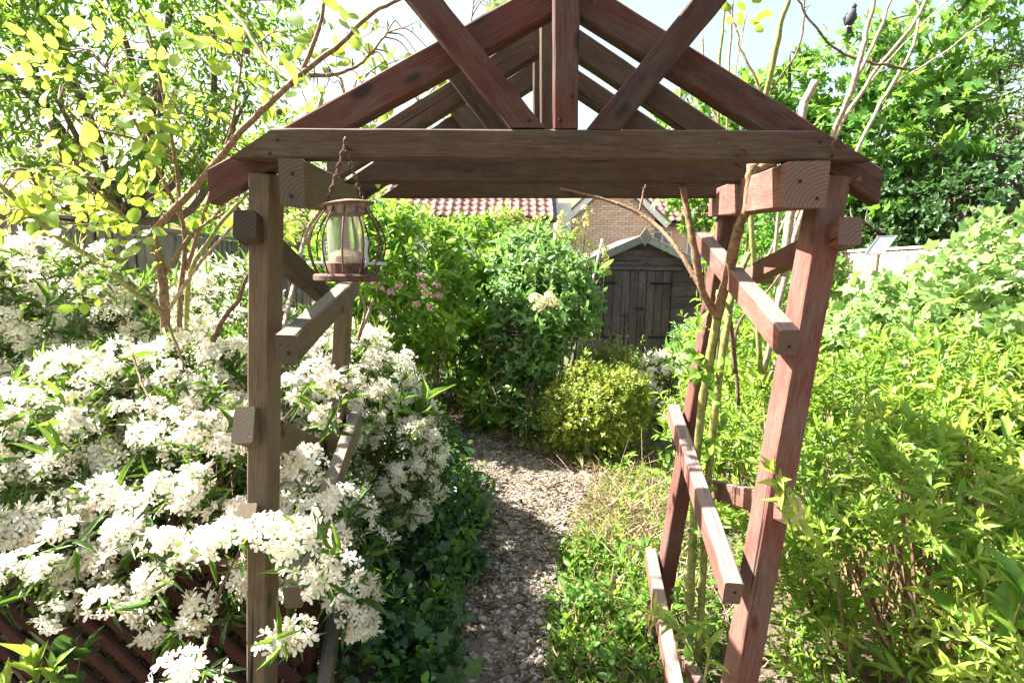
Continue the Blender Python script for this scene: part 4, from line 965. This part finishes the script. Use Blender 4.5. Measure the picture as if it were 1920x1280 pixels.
# tall pruned shrub with pale bare canes beyond the arch
pc_ = thing('bare_cane_shrub', tuple(np.array([1, 1, 0]) * at(1440, 700, 3.0)), 'tall pruned shrub with pale bare canes rising against the sky on the right', 'shrub')
for pts, r0, r1, m in [
 ([(1430, 700, 2.9), (1490, 460, 2.8), (1560, 280, 2.7), (1600, 160, 2.6), (1625, 60, 2.6), (1650, -30, 2.6)], .017, .009, 'palecane'),
 ([(1600, 165, 2.6), (1650, 70, 2.6), (1690, -20, 2.6)], .010, .006, 'palecane'),
 ([(1430, 720, 3.0), (1470, 520, 2.9), (1500, 400, 2.9), (1570, 260, 2.8), (1640, 140, 2.8), (1720, 30, 2.7), (1745, -20, 2.7)], .014, .007, 'palecane'),
 ([(1440, 720, 3.1), (1540, 440, 3.0), (1605, 275, 2.9), (1665, 165, 2.9), (1710, 90, 2.9), (1720, 20, 2.9), (1705, -30, 2.9)], .012, .005, 'palecane'),
 ([(1672, 160, 2.9), (1740, 110, 2.9), (1800, 70, 2.9), (1850, 30, 2.9)], .006, .003, 'palecane'),
 ([(1425, 700, 2.8), (1400, 400, 2.7), (1425, 200, 2.6), (1450, 60, 2.5), (1468, -20, 2.5)], .014, .011, 'greencane'),
 ([(1450, 520, 2.9), (1470, 250, 2.8), (1440, 190, 2.8), (1405, 100, 2.8), (1380, 30, 2.8), (1350, -20, 2.8)], .010, .004, 'palecane'),
 ([(1345, 700, 3.0), (1345, 250, 2.8), (1350, 100, 2.7), (1360, -20, 2.7)], .008, .006, 'greencane'),
 ([(1360, 600, 3.0), (1368, 160, 2.8), (1380, 0, 2.7)], .006, .004, 'palecane'),
 ([(1390, 520, 3.0), (1440, 210, 2.8), (1500, 90, 2.8), (1520, -20, 2.8)], .006, .004, 'twig'),
 ([(1700, 130, 2.8), (1640, 120, 2.8), (1580, 100, 2.8), (1530, 50, 2.8), (1500, 5, 2.8)], .007, .004, 'twig'),
 ([(1345, 240, 2.9), (1320, 160, 2.9), (1310, 60, 2.9)], .006, .005, 'palecane'),
 ([(1300, 230, 3.0), (1270, 200, 3.0), (1250, 165, 3.0)], .006, .003, 'twig'), ([(1280, 330, 3.0), (1275, 200, 3.0), (1272, 130, 3.0)], .008, .006, 'palecane'),
 ([(1470, 520, 2.6), (1500, 250, 2.6), (1530, 160, 2.6)], .020, .018, 'palecane'),
 ([(1400, 560, 3.1), (1480, 400, 3.1), (1530, 300, 3.1), (1600, 200, 3.1), (1700, 80, 3.1), (1800, -20, 3.1)], .007, .003, 'palecane'),
 ([(1430, 200, 2.8), (1395, 250, 2.8), (1380, 150, 2.8), (1400, 20, 2.8)], .005, .003, 'palecane')]:
    P = pxpath(pts, 7); P = P + np.cumsum(rng.normal(size=P.shape) * .003, 0); b = MB(); b.tube(P, np.linspace(r0, r1, len(P)), 6)
    for i in range(4, len(P) - 2, 5):
        d = nz(rn(1)[0]); b.tube([P[i], P[i] + d * .03 + [0, 0, .02]], [r1 * .6, .001], 4)
    b.build('cane', M[m], pc_, True)
L = Leaves(); q = np.array([at(rng.uniform(1340, 1450), rng.uniform(-20, 60), rng.uniform(2.5, 2.9)) for _ in range(16)]); L.add(q, rn(16), rn(16), .06, .04, .5); emit(pc_, 'leaf', 'leaf_mass', 'oval', OVAL, L, ML['rose'])

# ------------------------------------------------------------------ trees
def tree(name, label, base, limbs, blobs, n, k, ll, lw, mat, tk, tm, tint, droop=0., L=.25, r0=.13, group=None, thick=.3, rough=.3, fr=1.1, twigs=120, mask=None, tilt=(1.3, .6)):
    base = np.asarray(base, float); t = thing(name, tuple(base), label, 'tree', group); b = MB(); B = np.asarray(blobs, float); ends = []
    fork = base + limbs[0]
    b.tube(smooth_path([base - [0, 0, .1], (base + fork) / 2 + rng.normal(size=3) * .06, fork], 5), np.linspace(r0, r0 * .7, 11), 9)
    for q in B:
        e = q[:3]; m = fork * .45 + e * .55 + [0, 0, -.15] + rng.normal(size=3) * .15; P = smooth_path([fork, m, e, e + (e - m) * .5], 5); b.tube(P, np.linspace(r0 * .5, .012, len(P)), 6); ends.append(P)
    b.build('trunk', M['trunk'], t, True)
    P, N = blob_points(B, n, thick, rough, fr, .5)
    if mask is not None: P, N = P[mask(P)], N[mask(P)]
    den = lump(P, 1.7) + rng.normal(size=len(P)) * .45; sel = den > -.45; P, N = P[sel], N[sel]
    A = nz(N * .7 + [0, 0, .25 - droop] + rng.normal(size=N.shape) * .45)
    Lv = sprigs(P, A, L, k, ll, lw, tint + .12 * lump(P, 2.2), tilt, .5)
    if droop:
        for i in range(len(Lv.d)): Lv.d[i] = nz(Lv.d[i] + [0, 0, -droop])
    emit(t, 'leaf', 'leaf_mass', tk, tm, Lv, mat)
    E = np.concatenate(ends); tw = MB()
    for i in rng.choice(len(P), min(twigs, len(P)), replace=False):
        j = np.argmin(np.sum((E - P[i]) ** 2, 1)); a = E[j]
        if np.linalg.norm(a - P[i]) < 1.6: tw.tube(smooth_path([a, (a + P[i]) / 2 + rng.normal(size=3) * .07, P[i] + A[i] * L], 3), np.linspace(.014, .003, 7), 4)
    tw.build('twigs', M['trunk'], t, kind='stuff')
    return t
tree('cherry_tree', 'tall leafy tree with drooping backlit leaves over the fence at the upper left', (-5.2, 7.0, 0), [np.array([.2, .1, 2.0])],
     [px_blob(60, 110, 6.4, 1.0, .9, .75), px_blob(230, 60, 6.6, 1.0, .9, .7), px_blob(400, 90, 6.8, .8, .8, .7), px_blob(130, 230, 6.2, 1.0, .8, .5), px_blob(300, 200, 6.6, .9, .8, .6), px_blob(430, 250, 7.0, .6, .7, .4), px_blob(-80, 60, 6.4, .9, .8, .9),
      px_blob(60, 330, 6.3, .7, .7, .25), px_blob(330, -40, 6.6, 1.3, 1.0, .6), px_blob(40, -60, 6.4, 1.2, .9, .6)],
     2000, 8, .105, .34, ML['tree'], 'lance', LANCE, .62, .55, .28)
tree('fence_side_tree', 'dark-stemmed small tree behind the fence left of the arch', (-3.9, 8.6, 0), [np.array([.0, .1, 1.6])],
     [px_blob(380, 350, 8.2, .8, .6, .45), px_blob(500, 330, 8.6, .7, .6, .5), px_blob(300, 390, 8.2, .7, .6, .4), px_blob(590, 400, 9.0, .8, .6, .7), px_blob(560, 270, 9.0, .6, .5, .45), px_blob(200, 380, 8.0, .5, .5, .3)], 900, 7, .085, .42, ML['tree'], 'oval', OVAL, .4, .2, .2, .08)
tree('maple_tree', 'broad bright green lobed-leaf tree rising behind the arch on the right', (4.4, 9.2, 0), [np.array([.1, 0, 1.4])],
     [px_blob(1480, 190, 8.2, .9, .8, .6), px_blob(1620, 150, 8.0, 1.0, .8, .75), px_blob(1750, 90, 8.0, .8, .8, .7), px_blob(1560, 300, 8.0, 1.1, .9, .7), px_blob(1700, 260, 7.6, .9, .8, .7), px_blob(1400, 290, 8.4, .8, .8, .55), px_blob(1310, 250, 8.8, .6, .6, .5), px_blob(1640, 380, 7.6, .7, .6, .45), px_blob(1350, 360, 8.6, .7, .6, .5)],
     1500, 7, .13, .95, ML['maple'], 'maple', MAPLE, .55, .35, .28, .12, tilt=(1.4, .9))
tree('greygreen_tree', 'open grey-green small-leaved tree at the upper right edge', (8.3, 8.6, 0), [np.array([0, 0, 1.8])],
     [px_blob(1880, 180, 7.6, .8, .7, .45), px_blob(1840, 270, 7.4, .7, .7, .5), px_blob(1930, 300, 7.2, .7, .7, .7), px_blob(1780, 330, 7.6, .6, .6, .4), px_blob(1990, 180, 7.6, .8, .8, .8)], 1200, 7, .075, .36, ML['willow'], 'lance', LANCE, .5, .2, .22, .11)
tree('ivy_clad_tree', 'dark ivy-covered tree behind the pale fence on the right', (6.6, 7.3, 0), [np.array([0, 0, 1.5])],
     [px_blob(1800, 400, 6.8, .9, .6, .5), px_blob(1640, 430, 7.0, .7, .5, .35), px_blob(1900, 380, 6.6, .8, .6, .6), px_blob(1720, 370, 7.2, .7, .6, .4), px_blob(1980, 420, 6.4, .6, .6, .5)], 1500, 6, .075, .6, ML['dark'], 'oval', OVAL, .5, .2, .16, .11)
# wood pigeon
pg = thing('wood_pigeon', tuple(at(1596, 50, 6.4)), 'dark pigeon with pale tail band perched high among the canes', 'bird')
c = at(1594, 34, 6.4); DKF = plain('dark_feathers', (.035, .037, .05), .7, 0, .3, 60, .2); 
b = MB(); b.tube([c + np.array(v) for v in ((.03, .0, .11), (.03, 0, .085), (.018, 0, .05), (.0, 0, .0), (-.008, 0, -.05), (-.004, 0, -.085))], [.006, .030, .040, .062, .05, .03], 10); b.build('body', DKF, pg, True)
b = MB(); b.tube([c + np.array(v) for v in ((.028, 0, .09), (.032, -.005, .12), (.036, -.012, .138), (.038, -.02, .146))], [.022, .026, .022, .006], 9); b.build('head', DKF, pg, True)
b = MB(); b.tube([c + np.array([.040, -.026, .132]), c + np.array([.046, -.048, .126])], [.006, .0015], 6); b.build('beak', STAM, pg)
b = MB(); b.box(c + np.array([-.002, -.004, -.092]), [.066, .03, .012]); b.build('tail_band', WHITE, pg)
b = MB(); b.box(c + np.array([0, 0, -.128]), [.058, .022, .062]); b.build('tail', DKF, pg)
for s in (-1, 1):
    b = MB(); b.tube([c + np.array([s * .045 + .012, 0, .05]), c + np.array([s * .056, .01, 0]), c + np.array([s * .03 - .005, .012, -.08])], [.012, .026, .006], 7); b.build('wing', DKF, pg, True)

# ------------------------------------------------------------------ bamboo canes, pots and small things
BAM = plain('bamboo', (.55, .47, .34), .6, 0, .15, 30, .2, .3, .001)
for (a, c, Y, lab) in (((1041, 438), (1028, 600), 4.6, 'thin pale bamboo cane standing upright in the tall shrubs'), ((1130, 448), (1108, 540), 4.9, 'slanting pale bamboo cane in front of the shed doors')):
    A, B = at(*a, Y), at(*c, Y); B = A + (B - A) * (A[2] / (A[2] - B[2])); t = thing('bamboo_cane', tuple(B), lab, 'cane', 'bamboo canes in the shrubs'); b = MB(); P = np.linspace(A, B, 25); b.tube(P, [.011 + (.003 if i % 6 == 0 else 0) for i in range(25)], 7); b.build('cane', BAM, t, True)
TERRA = plain('terracotta', (.34, .13, .07), .85, 0, .25, 30, .2, .2, .002)
def pot(label, px, py, Y, r, h):
    c = at(px, py, Y); t = thing('plant_pot', (c[0], c[1], 0), label, 'plant pot', 'terracotta pots beside the path'); b = MB(); c[2] = 0
    b.lathe(c, [(0, .004), (r * .68, .004), (r * .95, h * .8), (r * 1.08, h * .8), (r * 1.1, h), (r * .96, h), (r * .9, h * .86), (0, h * .86)], 24); b.build('pot', TERRA, t, True)
    b = MB(); b.lathe(c, [(r * .7, .002), (r * 1.0, .012), (r * 1.05, .035), (r * .99, .035), (r * .72, .016)], 24); b.build('saucer', plain('grey_saucer', (.25, .25, .23), .8), t, True)
pot('terracotta pot on a grey saucer in the shade beneath the climber', 908, 750, 5.35, .11, .24)
pot('small brown pot half hidden under the white-flowered shrub', 800, 960, 3.1, .08, .2)
lc = at(818, 790, 4.7); t = thing('path_lamp', (lc[0], lc[1], 0), 'small blue-topped lamp with an orange base on the path edge', 'garden lamp')
BLU = plain('blue_cap', (.06, .09, .18), .3, 0, .2, 30, .1, .5); ORG = plain('orange_base', (.50, .22, .04), .6, 0, .2, 30, .1); lz = lc * [1, 1, 0]
b = MB(); b.lathe(lz, [(0, .1), (.055, .1), (.062, .14), (.05, .18), (0, .19)], 16); b.build('cap', BLU, t, True)
b = MB(); b.lathe(lz, [(.03, 0), (.05, .005), (.052, .09), (.045, .1)], 16); b.build('base', ORG, t, True)

# ------------------------------------------------------------------ gravel, ground cover, litter
STN = leafmat('pebble', [(0, (.06, .05, .04)), (.5, (.165, .145, .118)), (1, (.34, .315, .275))], (.2, .2, .2), 0.0, .85, .2)
ico = np.array([(0, 0, 1), (0, 0, -1)] + [(math.cos(k * math.pi / 2.5), math.sin(k * math.pi / 2.5), .3) for k in range(5)] + [(math.cos((k + .5) * math.pi / 2.5), math.sin((k + .5) * math.pi / 2.5), -.35) for k in range(5)])
icoT = np.array([(0, 2 + k, 2 + (k + 1) % 5) for k in range(5)] + [(2 + k, 7 + k, 2 + (k + 1) % 5) for k in range(5)] + [(7 + k, 7 + (k + 1) % 5, 2 + (k + 1) % 5) for k in range(5)] + [(1, 7 + (k + 1) % 5, 7 + k) for k in range(5)])
def pebbles(name, n, yr, sr, par=None, xs=1.0):
    y = yr[0] + (yr[1] - yr[0]) * rng.random(n) ** 1.3; x = path_centre(y) + path_half(y) * np.clip(rng.normal(size=n) * .5, -1.25, 1.25) * xs; s = rng.uniform(*sr, n) * (1 + .6 * (rng.random(n) < .08))
    R = rng.normal(size=(n, 3, 3)); R, _ = np.linalg.qr(R); S = rng.uniform(.6, 1.15, (n, 3)) * s[:, None]
    j = 1 + rng.normal(size=(n, 12, 1)) * .12; V = (ico[None] * j) * S[:, None]; V = np.einsum('nij,nkj->nki', R, V); V[..., 2] *= .75
    V += np.stack([x, y, groundz(x, y) + .010 + s * .22], -1)[:, None]
    T = (icoT[None] + (np.arange(n) * 12)[:, None, None]).reshape(-1, 3); t = np.repeat(np.clip(rng.normal(size=n) * .24 + .5, 0, 1), 12)
    return link(name, mesh_np(name, V.reshape(-1, 3), T, STN, tint=t, smooth=False), kind='stuff')
pebbles('gravel', 19000, (1.2, 6.2), (.0035, .0105))
gr = bpy.data.objects['path']
n = 130
for i in range(n):                                     # larger stones lying on the gravel
    y = 1.7 + 3.2 * random.random() ** 1.5; x = path_centre(y) + path_half(y) * random.uniform(-1, 1)
    if i < 4:
        me4 = mesh_np('stone', ico * (1 + rng.normal(size=(12, 1)) * .13), icoT, STN, tint=np.full(12, .3 + .15 * i), smooth=False)
        _LM[('stone', i)] = me4
    s = random.uniform(.014, .024); o = link('stone', _LM[('stone', i % 4)], gr)
    o.matrix_basis = Matrix.Translation((x, y, float(groundz(x, y)) + .018)) @ Matrix.Rotation(random.uniform(0, 6), 4, 'Z') @ Matrix.Diagonal((s, s * random.uniform(.6, .9), s * .55, 1))
SLAB = plain('stepping_slab', (.105, .085, .07), .9, 0, .3, 30, .4, .2, .004)
for k, (px, py, Y) in enumerate(((905, 1250, 1.88), (880, 905, 3.6))):
    c = at(px, py, Y); b = MB(); a = np.linspace(0, 2 * math.pi, 12)[:-1]; rr = .15 + .02 * rng.normal(size=11)
    ring = np.stack([c[0] + rr * np.cos(a) * 1.0, c[1] + rr * np.sin(a) * 1.1, np.full(11, .016 + groundz(c[0], c[1]))], -1)
    b.add(np.vstack([ring, ring - [0, 0, .05]]), [list(range(11))] + [[i, 11 + i, 11 + (i + 1) % 11, (i + 1) % 11][::-1] for i in range(11)]); b.build('paving_slab', SLAB, gr)
def cover(name, pts, k, ll, lw, mat, tm, tint, h, label=None, upb=1.0, tilt=(1.35, .8), jit=.4, hv=.5):
    n = len(pts); P = np.column_stack([pts, groundz(pts[:, 0], pts[:, 1]) + .01]); A = nz(np.tile([0, 0, upb], (n, 1)) + rng.normal(size=(n, 3)) * .4)
    H = h * rng.uniform(hv, 1.3, n)
    Lv = sprigs(P, A, H, k, ll, lw, tint, tilt, jit); p, d, nn_, l, w, t = Lv.cat(); Vs, Ts, ts, off = [], [], [], 0
    for j, m in enumerate(tm):
        s = slice(j, None, len(tm)); V, T = bake(m, p[s], d[s], nn_[s], l[s], w[s]); Vs.append(V); Ts.append(T + off); off += len(V); ts.append(np.repeat(t[s], len(m[0])))
    return link(name, mesh_np(name, np.concatenate(Vs), np.concatenate(Ts), mat, tint=np.concatenate(ts)), kind='stuff')
def scatter(n, f):
    out = []
    while len(out) < n:
        q = f()
        if q is not None: out.append(q)
    return np.array(out)
def left_strip():
    y = 1.3 + 4.6 * random.random(); x = path_centre(y) - path_half(y) * random.uniform(.75, 1.1) - abs(random.gauss(0, .30))
    return (x, y) if x > -2.2 else None
def right_strip():
    y = 1.3 + 4.2 * random.random(); x = path_centre(y) + path_half(y) * random.uniform(.8, 1.15) + abs(random.gauss(0, .35))
    return (x, y) if x < 1.7 else None
cover('ivy_ground_cover', scatter(900, left_strip), 5, .045, .95, ML['dark'], LOBE, .55, .16, jit=.6)
cover('left_weeds', scatter(500, left_strip), 6, .04, .45, ML['bright'], OVAL, .35, .14)
def near_right():
    q = right_strip(); return q if q is not None and (q[1] < 2.7 or random.random() < .12) else None
cover('low_weeds', scatter(480, near_right), 6, .027, .55, ML['bright'], OVAL, .42, .09, jit=.6)
cover('dry_grass', scatter(1900, right_strip), 5, .062, .045, ML['straw'], LOW, .68, .025, tilt=(1.35, .5), jit=.8)
cover('green_grass', scatter(600, near_right), 5, .075, .045, ML['spirea'], LOW, .35, .02, tilt=(.9, .2), jit=.6)
def anywhere():
    x, y = random.uniform(-3.2, 4.3), random.uniform(1.5, 10)
    if 0 < x < 1.1 and 2.6 < y < 4.4 and random.random() < .93: return None
    return (x, y) if abs(x - path_centre(y)) > path_half(y) * 1.05 else None
cover('undergrowth', scatter(3800, anywhere), 6, .042, .5, ML['bright'], OVAL, .30, .14, jit=.6)
def onpath():
    y = 1.3 + 5 * random.random(); return (path_centre(y) + path_half(y) * random.gauss(0, .6), y)
LIT = leafmat('brown_litter', [(0, (.06, .04, .025)), (.5, (.14, .095, .055)), (1, (.28, .21, .13))], (.2, .14, .07), .2, .7, .2)
cover('leaf_litter', scatter(1300, onpath), 2, .026, .5, LIT, OVAL, .35, .008, tilt=(1.5, 1.5), jit=.2)
cover('straw_litter', scatter(800, onpath), 2, .07, .028, LIT, LOW, .8, .012, tilt=(1.5, 1.4), jit=.15)
# dry twiggy plant on the right edge of the path
dt = thing('dry_twiggy_plant', (.75, 2.9, 0), 'straw-coloured twiggy plant sprawling at the right edge of the gravel before the right arch legs', 'plant'); b = MB()
for _ in range(130):
    a = np.array([rng.uniform(.55, 1.0), rng.uniform(2.0, 3.2), 0]); e = a + [rng.normal() * .18 - .05, rng.normal() * .2 - .05, rng.uniform(.12, .5)]; m = (a + e) / 2 + rng.normal(size=3) * .05; b.tube(smooth_path([a, m, e], 3), np.linspace(.0030, .001, 7), 3)
    if rng.random() < .6: b.tube([m, m + rng.normal(size=3) * [.08, .08, .04] + [0, 0, .06]], [.0015, .0008], 3)
b.build('twigs', M['drytwig'], dt)
Pq = np.column_stack([rng.uniform(.55, 1.05, 160), rng.uniform(2.0, 3.2, 160), rng.uniform(.05, .42, 160)])
emit(dt, 'leaf', 'leaf_mass', 'low', LOW, sprigs(Pq, nz(rng.normal(size=(160, 3)) * .5 + [0, 0, .8]), .05, 5, .032, .4, .6), ML['spirea'])
tn = thing('twig_tangle', (.0, 4.9, 0), 'tangle of bare brown twigs at the foot of the climber above the terracotta pot', 'dead twigs'); b = MB()
for _ in range(150):
    a = at(rng.uniform(920, 1000), rng.uniform(600, 790), rng.uniform(4.5, 4.8)); e = a + rng.normal(size=3) * [.16, .1, .14]; b.tube(smooth_path([a, (a + e) / 2 + rng.normal(size=3) * .04, e], 3), np.linspace(.004, .0015, 7), 3)
b.build('twigs', M['drytwig'], tn)
# distant greenery round the garden
def far():
    a = random.uniform(-1.2, 1.2); r = random.uniform(21, 27); return (r * math.sin(a) * 1.3, r * math.cos(a) + 2)
pts = scatter(2600, far); P = np.column_stack([pts, rng.uniform(.2, 2.9, len(pts))]); Lv = sprigs(P, nz(rn(len(P)) + [0, -.4, .5]), .5, 6, .38, .6, .45, (1.3, .6), .6)
p, d, nn_, l, w, t = Lv.cat(); V, T = bake(LOW[0], p, d, nn_, l, w); link('distant_greenery', mesh_np('distant_greenery', V, T, ML['tree'], tint=np.repeat(t, 5)), kind='stuff')
